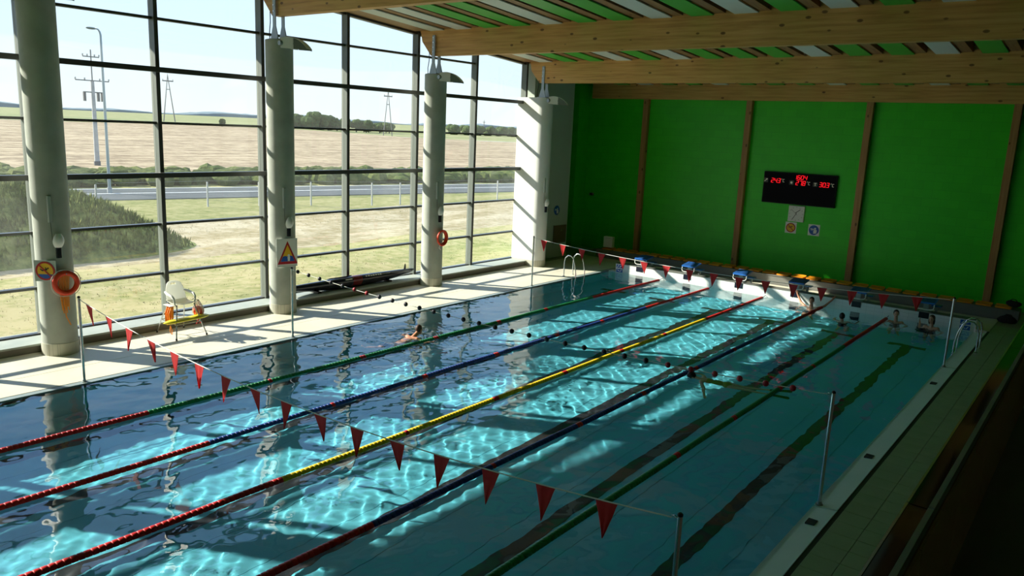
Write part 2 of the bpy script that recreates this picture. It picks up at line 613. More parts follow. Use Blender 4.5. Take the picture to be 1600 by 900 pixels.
# ------------------------------------------------------------------ dimensions
PX0, PX1, PY0 = -0.70, 12.08, -25.3         # pool edges
ZW = 0.0                                     # water level
DK = 0.03                                    # deck level
XW = -4.30                                   # glazing plane
YWALL = 4.6
COLY = [-1.5, -7.55, -13.55, -19.45, -25.5]
COLX, COLR = -3.2, 0.36
BEAMY = [-1.5, -7.5, -13.5, -19.5, -25.5, -31.5]
def zb(y):                                   # underside of the beams, the roof falls towards the far wall
    return 7.15 - 0.0715 * (y + 1.5)
def zroof(y):
    return zb(y) + 0.76
RECV = []                                    # under water: receives the light that the water bends

# ================================================================== setting: ground and hall shell
# ---- deck
fl = MB()
fl.box((-4.45, -33, -0.3), (PX0 - 0.16, 6, DK - 0.012))
fl.box((PX1 + 0.38, -33, -0.3), (22, 6, DK - 0.012))
fl.box((PX0 - 0.16, 0.34, -0.3), (PX1 + 0.38, 6, DK - 0.012))
fl.box((PX0 - 0.16, -33, -0.3), (PX1 + 0.38, PY0 - 0.16, DK - 0.012))
fl.box((-6.1, 1.5, -0.3), (-4.45, 6, DK - 0.012))
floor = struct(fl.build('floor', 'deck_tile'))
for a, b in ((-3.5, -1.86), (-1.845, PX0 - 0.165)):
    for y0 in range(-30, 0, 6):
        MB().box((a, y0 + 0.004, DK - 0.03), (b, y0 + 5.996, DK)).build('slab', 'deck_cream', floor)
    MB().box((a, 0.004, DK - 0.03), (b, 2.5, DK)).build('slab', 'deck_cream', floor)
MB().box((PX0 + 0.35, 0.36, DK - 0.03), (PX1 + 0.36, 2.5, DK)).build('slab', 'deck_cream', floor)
tile_me = MB().bevbox((-0.195, -0.195, -0.02), (0.195, 0.195, 0.0), 0.003).mesh('tile', 'tile_shaded_green')
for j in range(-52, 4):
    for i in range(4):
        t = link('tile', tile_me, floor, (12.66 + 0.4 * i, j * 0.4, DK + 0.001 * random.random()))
MB().box((PX0 - 0.16, PY0 - 0.1, -0.2), (PX0, 0.05, DK - 0.006)).build('edge_strip', 'edge_strip', floor)
MB().box((PX1 + 0.31, PY0, -0.2), (PX1 + 0.38, 0.6, DK - 0.02)).build('drain_slot', 'slot_dark', floor)

# ---- pool basin
DEP = -1.55
pb = MB()
pb.box((PX0 - 0.16, PY0 - 0.16, DEP - 0.2), (PX0, 0.06, -0.03))
pb.box((PX1, PY0 - 0.16, DEP - 0.2), (PX1 + 0.31, 0.06, -0.09))
pb.box((PX0, PY0 - 0.16, DEP - 0.2), (PX1, PY0, 0.02))
pb.box((PX0, PY0, DEP - 0.2), (PX1, 0.06, DEP - 0.012))
basin = struct(pb.build('pool_basin', 'basin_wall'))
RECV.append(basin)
x = PX0
k = 0
while x < PX1 - 0.05:
    x2 = min(x + 1.0, PX1)
    RECV.append(MB().box((x + 0.006, PY0, DEP - 0.03), (x2 - 0.006, 0.0, DEP + 0.002 * (k % 2))).build('floor_panel', 'basin_blue', basin))
    x = x2
    k += 1
LANEC = [0.68 + 2.0 * k for k in range(6)]
for xc in LANEC:
    m = MB().box((xc - 0.125, PY0 + 2, DEP + 0.003), (xc + 0.125, -2.0, DEP + 0.008))
    m.box((xc - 0.5, -2.0, DEP + 0.003), (xc + 0.5, -1.75, DEP + 0.008))
    m.box((xc - 0.5, PY0 + 1.75, DEP + 0.003), (xc + 0.5, PY0 + 2, DEP + 0.008))
    RECV.append(m.build('lane_marking', 'lane_black', basin))
# white overflow gutter along the right side, in lengths, with small dark inlets
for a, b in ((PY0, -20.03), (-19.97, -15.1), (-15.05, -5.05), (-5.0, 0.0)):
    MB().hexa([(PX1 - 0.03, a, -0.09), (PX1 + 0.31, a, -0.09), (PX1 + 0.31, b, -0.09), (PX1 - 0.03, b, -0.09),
               (PX1 - 0.03, a, -0.012), (PX1 + 0.31, a, DK - 0.004), (PX1 + 0.31, b, DK - 0.004), (PX1 - 0.03, b, -0.012)]).build('gutter_length', 'gutter_white_greenlit', basin)
for yy in (-22.5, -15.67, -12.5, -6.8):
    MB().box((12.14, yy - 0.09, -0.02), (12.27, yy + 0.09, 0.024)).build('gutter_inlet', 'slot_dark', basin)

# ---- raised end wall under the starting blocks
ew = MB().box((PX0 + 0.32, 0.0, DEP - 0.1), (PX1 + 0.0, 0.34, 0.345))
ew.box((PX0, 0.02, DEP - 0.1), (PX0 + 0.32, 0.34, 0.02))
endwall = struct(ew.build('wall_pool_end', 'end_wall_tile'))
RECV.append(endwall)
MB().box((PX0 + 0.31, -0.012, 0.345), (PX1, 0.345, 0.362)).build('coping', 'bench_grey', endwall)
for xc in LANEC:
    o = MB().box((xc - 0.145, -0.014, 0.165), (xc + 0.145, 0.002, 0.35)).build('target_plate', 'navy_plate', endwall)
    o = MB().box((xc - 0.145, -0.012, -1.2), (xc + 0.145, 0.002, -0.02)).build('target_plate', 'navy_plate', endwall)
    RECV.append(o)
for x0, s in ((PX0 + 0.33, 1), (PX1 - 0.42, 1)):         # blue and white depth marks at both ends
    m = MB().box((x0, -0.014, -0.02), (x0 + 0.34, 0.0, 0.34)).build('depth_mark', 'sign_white', endwall)
    fr = (Vector((x0, -0.014, 0)), Vector((1, 0, 0)), Vector((0, 0, 1)), Vector((0, -1, 0)))
    q = MB()
    q.prism(rect(0.03, 0.19, 0.31, 0.32), fr, 0, 0.004)
    q.prism(rect(0.03, 0.02, 0.31, 0.15), fr, 0, 0.004)
    q.build('blue_field', 'sign_blue', m)
    q = MB()
    q.prism(bar(0.07, 0.21, 0.14, 0.30, 0.025), fr, 0.004, 0.006).prism(bar(0.17, 0.22, 0.27, 0.29, 0.03), fr, 0.004, 0.006)
    q.prism(bar(0.08, 0.11, 0.18, 0.06, 0.025), fr, 0.004, 0.006).prism(bar(0.2, 0.05, 0.26, 0.12, 0.025), fr, 0.004, 0.006)
    q.build('white_mark', 'sign_white', m)

# ---- far wall: green panels between wooden posts, beam on top
wf = MB().box((-6.1, YWALL + 0.06, -0.3), (22.3, YWALL + 0.4, 9))
wallfar = struct(wf.build('wall_far', 'wall_green'))
POSTX = [-6.0, -2.0, 2.65, 7.2, 11.8, 16.4, 21]
for a, b in zip(POSTX[:-1], POSTX[1:]):
    MB().box((a + 0.01, YWALL, 0), (b - 0.01, YWALL + 0.06, 7.3)).build('wall_panel', 'wall_green', wallfar)
for xp in POSTX[1:-1]:
    MB().bevbox((xp - 0.12, YWALL - 0.22, 0), (xp + 0.12, YWALL, 6.92), 0.01).build('wall_post', 'post_wood', wallfar)
MB().box((-4.75, YWALL - 0.26, 6.9), (22, YWALL, 7.66)).build('wall_beam', 'glulam', wallfar)
MB().box((-6.0, YWALL - 0.9, 0), (-5.0, YWALL, 8)).build('wall_pier', 'wall_green', wallfar)
# ---- side walls, back wall
wl = MB().box((-4.45, -1.12, -0.3), (-3.95, 1.7, 8.2))
wallside = struct(wl.build('wall_left', 'plaster_grey'))
struct(MB().box((-6.2, 1.5, -0.3), (-6.0, 5, 9)).box((-6.2, 1.5, -0.3), (-4.3, 1.68, 9)).build('wall_left_corridor', 'wall_green_side'))
struct(MB().box((22, -33.3, -0.3), (22.3, 5, 12)).build('wall_right', 'brown_panel'))
struct(MB().box((-4.6, -33.3, -0.3), (22.3, -33, 12)).build('wall_back', 'wall_green'))

# ---- roof: dark deck, brown purlins, white and green panels between the beams
cl = MB()
y0, y1 = -33.3, 6.0
cl.hexa([(-4.75, y0, zb(y0) + 1.12), (22.3, y0, zb(y0) + 1.12), (22.3, y1, zb(y1) + 1.12), (-4.75, y1, zb(y1) + 1.12),
         (-4.75, y0, zb(y0) + 1.4), (22.3, y0, zb(y0) + 1.4), (22.3, y1, zb(y1) + 1.4), (-4.75, y1, zb(y1) + 1.4)])
cl.hexa([(-6.2, 1.4, zb(1.4) + 1.0), (-4.7, 1.4, zb(1.4) + 1.0), (-4.7, 6, zb(6) + 1.0), (-6.2, 6, zb(6) + 1.0),
         (-6.2, 1.4, zb(1.4) + 1.4), (-4.7, 1.4, zb(1.4) + 1.4), (-4.7, 6, zb(6) + 1.4), (-6.2, 6, zb(6) + 1.4)])
# unseen eaves added outside the glazing, widths shaped to end the sun patches
SHADE_EAVE = [(2.0, 2.6), (-8.0, 2.9), (-12.0, 3.8), (-15.0, 4.2), (-22.5, 5.1), (-29.0, 6.4), (-42.0, 7.5)]
for (ya, oa), (yb, ob) in zip(SHADE_EAVE[1:], SHADE_EAVE[:-1]):
    cl.hexa([(XW - oa, ya, zroof(ya) + 0.62), (-4.6, ya, zroof(ya) + 0.5), (-4.6, yb, zroof(yb) + 0.5), (XW - ob, yb, zroof(yb) + 0.62),
             (XW - oa, ya, zroof(ya) + 0.8), (-4.6, ya, zroof(ya) + 0.8), (-4.6, yb, zroof(yb) + 0.8), (XW - ob, yb, zroof(yb) + 0.8)])
ceiling = struct(cl.build('ceiling', 'roof_deck'))
def slope_strip(x0, x1, ya, yb, dz, th):
    return MB().hexa([(x0, ya, zb(ya) + dz), (x1, ya, zb(ya) + dz), (x1, yb, zb(yb) + dz), (x0, yb, zb(yb) + dz),
                      (x0, ya, zb(ya) + dz + th), (x1, ya, zb(ya) + dz + th), (x1, yb, zb(yb) + dz + th), (x0, yb, zb(yb) + dz + th)])
BAYS = [(-1.62, YWALL - 0.26 + 0.26, 'gwggwgggwggwggwggwggw'), (-7.38, -1.62, 'wggwgwgggwggwggwggwgg'), (-13.38, -7.62, 'wwggwggwgwgwgwggwggwg'),
        (-19.38, -13.62, 'gwggwgwggwggwgwggwggw'), (-25.38, -19.62, 'wggwggwgwggwggwgwggwg'), (-31.38, -25.62, 'gwgwggwggwgwggwggwggw')]
for ya, yb, pat in BAYS:
    if ya == -1.62:
        ya, yb = -1.38, YWALL
    for k in range(21):
        xc = -3.12 + 1.14 * k
        c = pat[k % len(pat)]
        slope_strip(xc - 0.30, xc + 0.30, ya, yb, 0.76, 0.03).build('ceiling_panel', 'panel_white' if c == 'w' else 'panel_green', ceiling)
        slope_strip(xc + 0.33, xc + 0.60, ya, yb, 0.80, 0.26).build('purlin', 'purlin_wood', ceiling)
    slope_strip(-4.15, -3.5, ya, yb, 0.78, 0.2).build('purlin', 'purlin_wood', ceiling)
# edge board above the glazing
for a, b in zip(BEAMY[1:] + [-33.0], BEAMY):
    slope_strip(-4.62, -4.2, a, b, 0.78, 0.36).build('edge_board', 'alu_dark', ceiling)

# ---- glazing: one structure object for each three metre bay
ROWS = [0.24, 1.32, 2.595, 3.86, 5.13, 6.42, 7.63, 8.86]
for k in range(11):
    ya, yb = -1.42 - 3 * (k + 1), -1.42 - 3 * k
    if ya < -33:
        ya = -33
    root = struct(link('window_%d' % (k + 1), None, None, (XW, yb, ROWS[0])))
    zt = zroof(yb) + 0.05
    MB().box((XW - 0.08, yb - 0.045, 0.2), (XW + 0.17, yb + 0.045, zt)).build('mullion', 'alu_frame', root)
    MB().box((XW + 0.17, yb - 0.05, 0.2), (XW + 0.185, yb + 0.05, zt)).build('mullion_shade_strip', 'alu_dark', root)  # dark strip stands in for shade on the mullion's inner face
    yl, yr = ya + 0.045, yb - 0.045
    for i, z in enumerate(ROWS):
        if z > zroof(yb) - 0.3:
            continue
        h = 0.06 if i else 0.05
        MB().box((XW - 0.06, yl, z - h / 2), (XW + 0.10, yr, z + h / 2)).build('transom', 'alu_dark', root)
        if i in (3, 5):
            MB().box((XW + 0.20, yl - 0.045, z - 0.07), (XW + 0.36, yr + 0.045, z + 0.05)).build('support_rail', 'alu_dark', root)
    MB().hexa([(XW - 0.06, ya, zroof(ya) - 0.05), (XW + 0.14, ya, zroof(ya) - 0.05), (XW + 0.14, yb, zroof(yb) - 0.05), (XW - 0.06, yb, zroof(yb) - 0.05),
               (XW - 0.06, ya, zroof(ya) + 0.05), (XW + 0.14, ya, zroof(ya) + 0.05), (XW + 0.14, yb, zroof(yb) + 0.05), (XW - 0.06, yb, zroof(yb) + 0.05)]).build('top_frame', 'alu_dark', root)
    zz = [z for z in ROWS if z < zroof(yb) - 0.3]
    for i, z in enumerate(zz):
        if i + 1 < len(zz):
            a0 = a1 = zz[i + 1] - 0.03
        else:
            a0, a1 = zroof(ya) - 0.05, zroof(yb) - 0.05
        q = z + 0.03
        MB().hexa([(XW, yl, q), (XW + 0.02, yl, q), (XW + 0.02, yr, q), (XW, yr, q), (XW, yl, a0), (XW + 0.02, yl, a0), (XW + 0.02, yr, a1), (XW, yr, a1)]).build('pane', 'pane_glass', root)
# plinth, stone sill and dark tiled kerb below the glazing
sl = MB().box((XW - 0.3, -33, -0.4), (XW + 0.15, -1.1, 0.215))
sill = struct(sl.build('trim_1', 'sill_stone'))
for y0 in range(-31, -1, 2):
    MB().box((XW + 0.15, y0 + 0.004, 0.19), (-3.44, y0 + 1.996, 0.235)).build('sill_slab', 'sill_stone', sill)
MB().box((XW + 0.15, -33, 0.0), (-3.48, -1.1, 0.19)).build('kerb_face', 'curb_tile', sill)

# ---- outside ground
def hills(x, y):
    cr = np.interp(y, [-400, 0, 66, 103, 150, 181, 250, 600], [2.2, 2.2, 2.2, 2.5, 2.0, 0.7, -0.4, -1.5])
    base = -0.3
    if x > -60:
        return base
    if x > -210:
        t = (-60 - x) / 150
        return base + (cr - base) * (t * t * (3 - 2 * t) * 0.4 + t * 0.6)
    if x > -330:
        t = (-210 - x) / 120
        c2 = np.interp(y, [-400, 100, 180, 260, 900], [3.6, 3.3, 2.6, 0.0, -1.0])
        return cr - math.sin(PI * t) * 0.6 + (c2 - cr) * t
    c2 = np.interp(y, [-400, 100, 180, 260, 900], [3.6, 3.3, 2.6, 0.0, -1.0])
    t = min(1, (-330 - x) / 900)
    return c2 + t * (5.0 - c2)

def mound(x, y):
    t = min(1.0, max(0.0, (-6.6 - y) / 6.4))
    end = t * t * (3 - 2 * t)
    ac = max(0.0, 1 - ((x + 20.6) / 5.2) ** 2) ** 1.15
    return 2.55 * end * ac * (1 + 0.05 * math.sin(1.1 * y + x) + 0.05 * math.sin(2.3 * x - y)) - 0.02

def patch(name, xs, ys, fn, mat):
    v, f = [], []
    for a in xs:
        for b in ys:
            v.append((a, b, fn(a, b)))
    n = len(ys)
    for i in range(len(xs) - 1):
        for j in range(n - 1):
            f.append((i * n + j, (i + 1) * n + j, (i + 1) * n + j + 1, i * n + j + 1))
    m = MB().add(v, f)
    o = struct(m.build(name, mat))
    for p in o.data.polygons:
        if p.normal.z < 0:
            o.data.flip_normals()
            break
    o.data.shade_smooth()
    return o

lin = lambda a, b, n: [a + (b - a) * i / (n - 1) for i in range(n)]
wob = lambda x, y: -0.3 + 0.05 * math.sin(x * 0.9 + 0.4 * y) + 0.04 * math.sin(0.7 * y)
def roadx(y):                 # centre line of the road
    return -40.6 + 0.215 * max(y, -10) if y < 60 else -27.7
patch('ground_lawn', lin(-4.4, -14, 20), lin(-60, 90, 80), lambda x, y: -0.24 if x > -5 else wob(x, y), 'lawn')
patch('ground_dirt', lin(-14, -25, 22), lin(-60, 90, 90), wob, 'dirt')
patch('ground_verge', lin(-25, -62, 20), lin(-90, 260, 30), lambda x, y: -0.34, 'verge')
v = []
rd = MB()
for a, b in zip(lin(-60, 200, 27)[:-1], lin(-60, 200, 27)[1:]):
    rd.hexa([(roadx(a) - 4.2, a, -0.4), (roadx(a) + 4.2, a, -0.4), (roadx(b) + 4.2, b, -0.4), (roadx(b) - 4.2, b, -0.4),
             (roadx(a) - 4.2, a, -0.28), (roadx(a) + 4.2, a, -0.28), (roadx(b) + 4.2, b, -0.28), (roadx(b) - 4.2, b, -0.28)])
road = struct(rd.build('road', 'asphalt'))
ln = MB()
for a, b in zip(lin(-60, 200, 27)[:-1], lin(-60, 200, 27)[1:]):
    for o in (-0.1, -4.0):
        ln.hexa([(roadx(a) + o - 0.11, a, -0.3), (roadx(a) + o + 0.11, a, -0.3), (roadx(b) + o + 0.11, b, -0.3), (roadx(b) + o - 0.11, b, -0.3),
                 (roadx(a) + o - 0.11, a, -0.27), (roadx(a) + o + 0.11, a, -0.27), (roadx(b) + o + 0.11, b, -0.27), (roadx(b) + o - 0.11, b, -0.27)])
ln.build('road_line', 'line_white', road)
patch('field', lin(-60, -212, 40), lin(-260, 420, 70), lambda x, y: hills(x, y), 'field_stubble')
patch('far_meadow', [-212, -240, -280, -330, -420, -600, -900, -1400], lin(-1200, 1800, 60), lambda x, y: hills(x, y) - (0.0 if x > -215 else 0), 'far_green')
rg = MB()
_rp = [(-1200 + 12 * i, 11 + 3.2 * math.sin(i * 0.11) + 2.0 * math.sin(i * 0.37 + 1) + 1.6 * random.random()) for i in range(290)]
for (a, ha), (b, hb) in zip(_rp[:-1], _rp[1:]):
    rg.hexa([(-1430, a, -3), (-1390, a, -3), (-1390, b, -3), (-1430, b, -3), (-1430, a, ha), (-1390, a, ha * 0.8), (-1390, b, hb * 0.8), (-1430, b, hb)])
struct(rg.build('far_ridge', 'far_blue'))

# ================================================================== water
def water():
    nx, ny = 260, 520
    # the sheet runs on under the deck on the window side and at the near end: unseen, added to help the bent sunlight
    nx, ny = 470, 820
    X, Y = np.meshgrid(np.linspace(PX0 - 2.95, PX1, nx), np.linspace(PY0 - 1.8, 0.01, ny), indexing='ij')
    Z = np.zeros_like(X)
    rng = np.random.default_rng(11)
    env = 0.75 + 0.35 * np.sin(0.35 * Y + 0.5) * np.sin(0.42 * X + 1.1)
    for i in range(34):
        lam = 0.24 * 1.085 ** i
        a = 0.00105 * lam ** 0.75
        th = rng.uniform(0, 2 * PI)
        kk = 2 * PI / lam
        Z += a * np.sin(kk * (X * math.cos(th) + Y * math.sin(th)) + rng.uniform(0, 6.28) + 0.6 * np.sin(0.8 * X + 0.5 * Y + i))
    for i in range(9):                                  # fine wind and wake ripples
        lam = 0.135 * 1.07 ** i
        th = rng.uniform(0, 2 * PI)
        Z += 0.00042 * lam ** 0.75 * np.sin(2 * PI / lam * (X * math.cos(th) + Y * math.sin(th)) + rng.uniform(0, 6.28) + 0.9 * np.sin(1.3 * X - 0.7 * Y + i))
    Z *= env
    # splash and wake around the people in the water
    for cx, cy_, A, s in ((1.15, -12.75, 0.022, 1.0), (8.3, -10.4, 0.012, 0.8), (7.35, -0.8, 0.008, 0.7), (8.7, -1.7, 0.01, 0.6), (10.1, -0.7, 0.008, 0.5), (11.05, -0.8, 0.008, 0.5)):
        r = np.sqrt((X - cx) ** 2 + (Y - cy_) ** 2)
        Z += A * np.exp(-(r / s) ** 2) * np.sin(9.5 * r - 1.0) + A * 0.6 * np.exp(-(r / s) ** 2) * np.sin(16 * X + 3 * np.sin(11 * Y)) * np.sin(14 * Y + 2 * np.sin(9 * X))
    Z = np.where((X < PX0 - 0.02) | (Y < PY0 - 0.02), Z * 0.3 - 0.015, Z)
    v = np.stack([X, Y, Z + ZW], -1).reshape(-1, 3)
    I = np.arange(nx * ny).reshape(nx, ny)
    f = np.stack([I[:-1, :-1], I[1:, :-1], I[1:, 1:], I[:-1, 1:]], -1).reshape(-1, 4)
    me = bpy.data.meshes.new('pool_water')
    me.vertices.add(len(v))
    me.vertices.foreach_set('co', v.astype(np.float32).ravel())
    me.loops.add(f.size)
    me.loops.foreach_set('vertex_index', f.astype(np.int32).ravel())
    me.polygons.add(len(f))
    me.polygons.foreach_set('loop_start', np.arange(0, f.size, 4, dtype=np.int32))
    me.update(calc_edges=True)
    me.validate()
    me.shade_smooth()
    m = base_mat('water', (0.86, 0.975, 0.98), 0.0)
    b = m.node_tree.nodes['Principled BSDF']
    b.inputs['Transmission Weight'].default_value = 1
    b.inputs['IOR'].default_value = 1.333
    me.materials.append(m)
    o = link('pool_water', me)
    o.cycles.is_caustics_caster = True
    tag(o, 'clear rippled blue green water filling the swimming pool', 'water', kind='stuff')
water()

# ================================================================== columns and beams
def ang_dir(deg):
    return Vector((math.cos(math.radians(deg)), math.sin(math.radians(deg)), 0))

COLLAB = {1: ('round concrete column with a coiled orange hose, third from the left', -7.55),
          2: ('round concrete column carrying the triangular warning sign', -13.55),
          3: ('round concrete column with round sign and red life ring, nearest on the left', -19.45),
          4: ('bare round concrete column nearest the gallery end of the hall', -25.5)}
def ztop(y):
    return 6.6 - 0.066 * (y + 1.5)

for i, y in enumerate(COLY):
    zt = ztop(y)
    if i == 0:
        c = thing('pilaster', (COLX, y, 0), 'white rounded pilaster in sunlight at the end of the glazing', 'column', 'row of columns before the glazing')
        # flat flank towards the window, rounded nose towards the pool
        poly = [(-4.22, y - 0.33), (COLX, y - 0.36)]
        poly += [(COLX + COLR * math.cos(t), y + COLR * math.sin(t)) for t in [(-90 + 180 * k / 14) * PI / 180 for k in range(1, 14)]]
        poly += [(COLX, y + 0.36), (-4.22, y + 0.36)]
        n = len(poly)
        MB().add([(a, b, 0.28) for a, b in poly] + [(a, b, zt) for a, b in poly],
                 [tuple(range(n - 1, -1, -1)), tuple(range(n, 2 * n))] + [(k, (k + 1) % n, n + (k + 1) % n, n + k) for k in range(n)]).build('shaft', 'plaster_white', c, 40)
        pp = [(COLX + (a - COLX) * 1.0 + (0.012 if a > COLX else 0), y + (b - y) * 1.03) for a, b in poly]
        MB().add([(a, b, DK) for a, b in pp] + [(a, b, 0.28) for a, b in pp],
                 [tuple(range(n - 1, -1, -1)), tuple(range(n, 2 * n))] + [(k, (k + 1) % n, n + (k + 1) % n, n + k) for k in range(n)]).build('base_collar', 'collar_tile', c, 40)
    else:
        c = thing('column', (COLX, y, 0), COLLAB[i][0], 'column', 'row of columns before the glazing')
        MB().lathe([(COLR, 0.3), (COLR, zt - 0.02), (COLR - 0.02, zt)], (COLX, y, 0), seg=48).build('shaft', 'concrete', c, 40)
        MB().lathe([(COLR + 0.012, DK), (COLR + 0.012, 0.3)], (COLX, y, 0), seg=48).build('base_collar', 'collar_tile', c, 40)
    if i == 4:
        continue
    # steel connection from the column head to the beam
    zbm = zb(y)
    st = thing('steel_bracket', (COLX, y, zt), ('steel bracket joining the white pilaster to its beam' if i == 0 else
               'steel bracket between beam and the column with the %s' % ['', 'coiled hose', 'triangular sign', 'round sign', 'bare shaft off frame'][i]), 'bracket', 'steel brackets on the column heads')
    for sy in (-1, 1):
        yy = y + sy * 0.134
        MB().hexa([(COLX - 0.17, yy - 0.012, zt), (COLX + 0.17, yy - 0.012, zt), (COLX + 0.17, yy + 0.012, zt), (COLX - 0.17, yy + 0.012, zt),
                   (COLX - 0.06, yy - 0.012, zt + 0.35), (COLX + 0.06, yy - 0.012, zt + 0.35), (COLX + 0.06, yy + 0.012, zt + 0.35), (COLX - 0.06, yy + 0.012, zt + 0.35)]).build('gusset', 'galv', st)
        MB().box((COLX - 0.06, yy - 0.012, zt + 0.35), (COLX + 0.06, yy + 0.012, zbm + 0.62)).build('strap', 'galv', st)
        for q in range(4):
            MB().lathe([(0.016, 0), (0.016, 0.02)], (COLX, yy + sy * 0.012, zbm + 0.1 + 0.15 * q), (0, sy, 0), 8).build('bolt', 'steel', st)
    MB().box((COLX - 0.2, y - 0.2, zt), (COLX + 0.2, y + 0.2, zt + 0.025)).build('base_plate', 'galv', st)
    MB().tube([(COLX - 0.26, y - 0.1, zt), (COLX - 0.27, y - 0.1, zt + 0.2), (COLX - 0.2, y - 0.12, zt + 0.45), (COLX - 0.2, y - 0.12, zbm + 0.1)], 0.012, 6).build('cable', 'black_plastic', st)
    # uplight with two curved white reflectors
    lab = ['twin uplight with curved white reflectors on the white pilaster', 'twin uplight with curved white reflectors above the coiled hose column',
           'twin uplight with curved white reflectors above the triangular sign column', 'twin uplight with curved reflectors above the round sign column', 'twin uplight above the column off frame'][i]
    u = thing('uplight', (COLX + 0.3, y, zt - 0.05), lab, 'lamp', 'uplights on the column heads')
    dv = Vector((0.88, 0.47, 0)).normalized()
    pv = Vector((0, 0, 1)).cross(dv)
    for j, (d0_, d1_) in enumerate(((0.04, 0.40), (0.40, 0.78))):
        # hood: curved top sheet with an arched cheek on either side, open below
        def arc(d, th=0.0):
            q = d / 0.78
            return 0.10 * math.sin(PI * min(1, q * 0.9 + 0.12)) ** 0.7 - 0.20 * q ** 3 - th
        o = Vector((COLX + 0.26, y - 0.10, zt - 0.13))
        ds = lin(d0_, d1_ - 0.015, 8)
        m = MB()
        for a, b in zip(ds[:-1], ds[1:]):
            m.hexa([o + dv * d - pv * w + Vector((0, 0, arc(d) + h)) for h in (0.085, 0.1) for d, w in ((a, -0.16), (b, -0.16), (b, 0.16), (a, 0.16))])
        m.build('hood', 'white_plastic', u)
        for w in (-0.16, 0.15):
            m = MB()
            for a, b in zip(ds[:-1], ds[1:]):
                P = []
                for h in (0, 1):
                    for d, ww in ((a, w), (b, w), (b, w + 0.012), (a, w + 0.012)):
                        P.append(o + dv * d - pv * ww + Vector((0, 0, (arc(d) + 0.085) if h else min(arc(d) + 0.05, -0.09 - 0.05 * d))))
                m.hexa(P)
            m.build('cheek', 'white_plastic' if j == 0 else 'alu_frame', u)  # outer cheeks get a greyer material for the shade on them
    MB().lathe([(0.06, 0), (0.075, 0.04), (0.075, 0.16), (0.05, 0.2)], (COLX + 0.36, y - 0.26, zt - 0.1), (0, 1, 0), 16).build('lamp_body', 'galv', u, 40)
    MB().tube([(COLX + 0.30, y - 0.08, zt - 0.12), (COLX + 0.42, y - 0.04, zt - 0.1), (COLX + 0.66, y + 0.1, zt - 0.1)], 0.018, 8).build('arm', 'galv', u)

BL = ['laminated timber beam in front of the green wall, above the white pilaster', 'laminated timber beam above the coiled hose column',
      'laminated timber beam above the triangular sign column', 'laminated timber beam above the round sign column', 'fifth laminated timber beam towards the back', 'rearmost laminated timber beam over the gallery']
for i, y in enumerate(BEAMY):
    z = zb(y)
    fr = (Vector((0, y, z)), Vector((1, 0, 0)), Vector((0, 0, 1)), Vector((0, -1, 0)))
    poly = [(-3.38, 0), (22, 0), (22, 1.12), (-3.86, 1.12), (-3.86, 0.8), (-3.78, 0.45)]
    b = MB().prism(poly, fr, -0.12, 0.12).build('timber_beam', 'glulam')
    tag(b, BL[i], 'beam', 'laminated roof beams')

# ---- fittings on the columns and the side wall
LAMPC = ['beside the two round wall signs', 'above the coiled hose', 'above the triangular sign', 'above the red life ring']
for i, y in enumerate(COLY[:4]):
    zl = 2.6
    d = ang_dir(-8)
    o = Vector((COLX, y, 0)) + d * (COLR + 0.005)
    l = thing('wall_lamp', o + Vector((0, 0, zl - 0.35)), 'small white scoop lamp on a dark bracket %s' % LAMPC[i], 'lamp', 'scoop lamps on the columns')
    MB().bevbox((o.x - 0.01, o.y - 0.05, zl - 0.38), (o.x + 0.06, o.y + 0.05, zl - 0.12), 0.012).build('bracket', 'navy_hull', l)
    v, f = [], []
    for a in range(7):
        t = a / 6
        w = 0.03 + 0.085 * math.sin(PI * (0.15 + 0.75 * t))
        for b in range(9):
            p = -PI / 2 + PI * b / 8
            v.append((o.x + 0.02 + 0.11 * math.cos(p) * math.sin(PI * (0.2 + 0.7 * t)) + 0.05 * t, o.y + w * math.sin(p), zl - 0.15 + 0.30 * t))
    for a in range(6):
        for b in range(8):
            f.append((a * 9 + b, a * 9 + b + 1, (a + 1) * 9 + b + 1, (a + 1) * 9 + b))
    n0 = len(v)
    f.append(tuple(range(8, -1, -1)))
    f.append(tuple(6 * 9 + b for b in range(9)))
    f.append(tuple(a * 9 for a in range(7)) + tuple(a * 9 + 8 for a in range(6, -1, -1)))
    MB().add(v, f).build('shade', 'white_plastic', l, 50)
    zq = 3.27
    jl = ['on the white pilaster', 'high on the coiled hose column', 'high on the triangular sign column', 'high on the round sign column'][i]
    j = thing('cable_box', o + Vector((0, 0, zq - 0.3)), 'slim grey cable box %s' % jl, 'box', 'cable boxes on the columns')
    dd = ang_dir(-25) * (COLR + 0.004)
    q = Vector((COLX, y, 0)) + dd
    MB().bevbox((q.x - 0.03, q.y - 0.04, zq - 0.28), (q.x + 0.045, q.y + 0.04, zq + 0.28), 0.01).build('housing', 'sill_stone', j)
    MB().tube([(q.x + 0.0, q.y, zq - 0.28), (q.x + 0.0, q.y + 0.02, zq - 0.7)], 0.008, 6).build('cable', 'alu_frame', j)

# round no-diving sign on the nearest column
def swimmer_pict(m, fr, s, d0, d1):
    m.prism(disc(0.055 * s, 14, 0.20 * s, 0.20 * s), fr, d0, d1)
    m.prism(bar(0.14 * s, 0.12 * s, -0.22 * s, 0.02 * s, 0.10 * s), fr, d0, d1)
    m.prism(bar(0.10 * s, 0.10 * s, 0.02 * s, 0.26 * s, 0.06 * s), fr, d0, d1)
    m.prism(bar(-0.20 * s, 0.02 * s, -0.34 * s, 0.14 * s, 0.07 * s), fr, d0, d1)

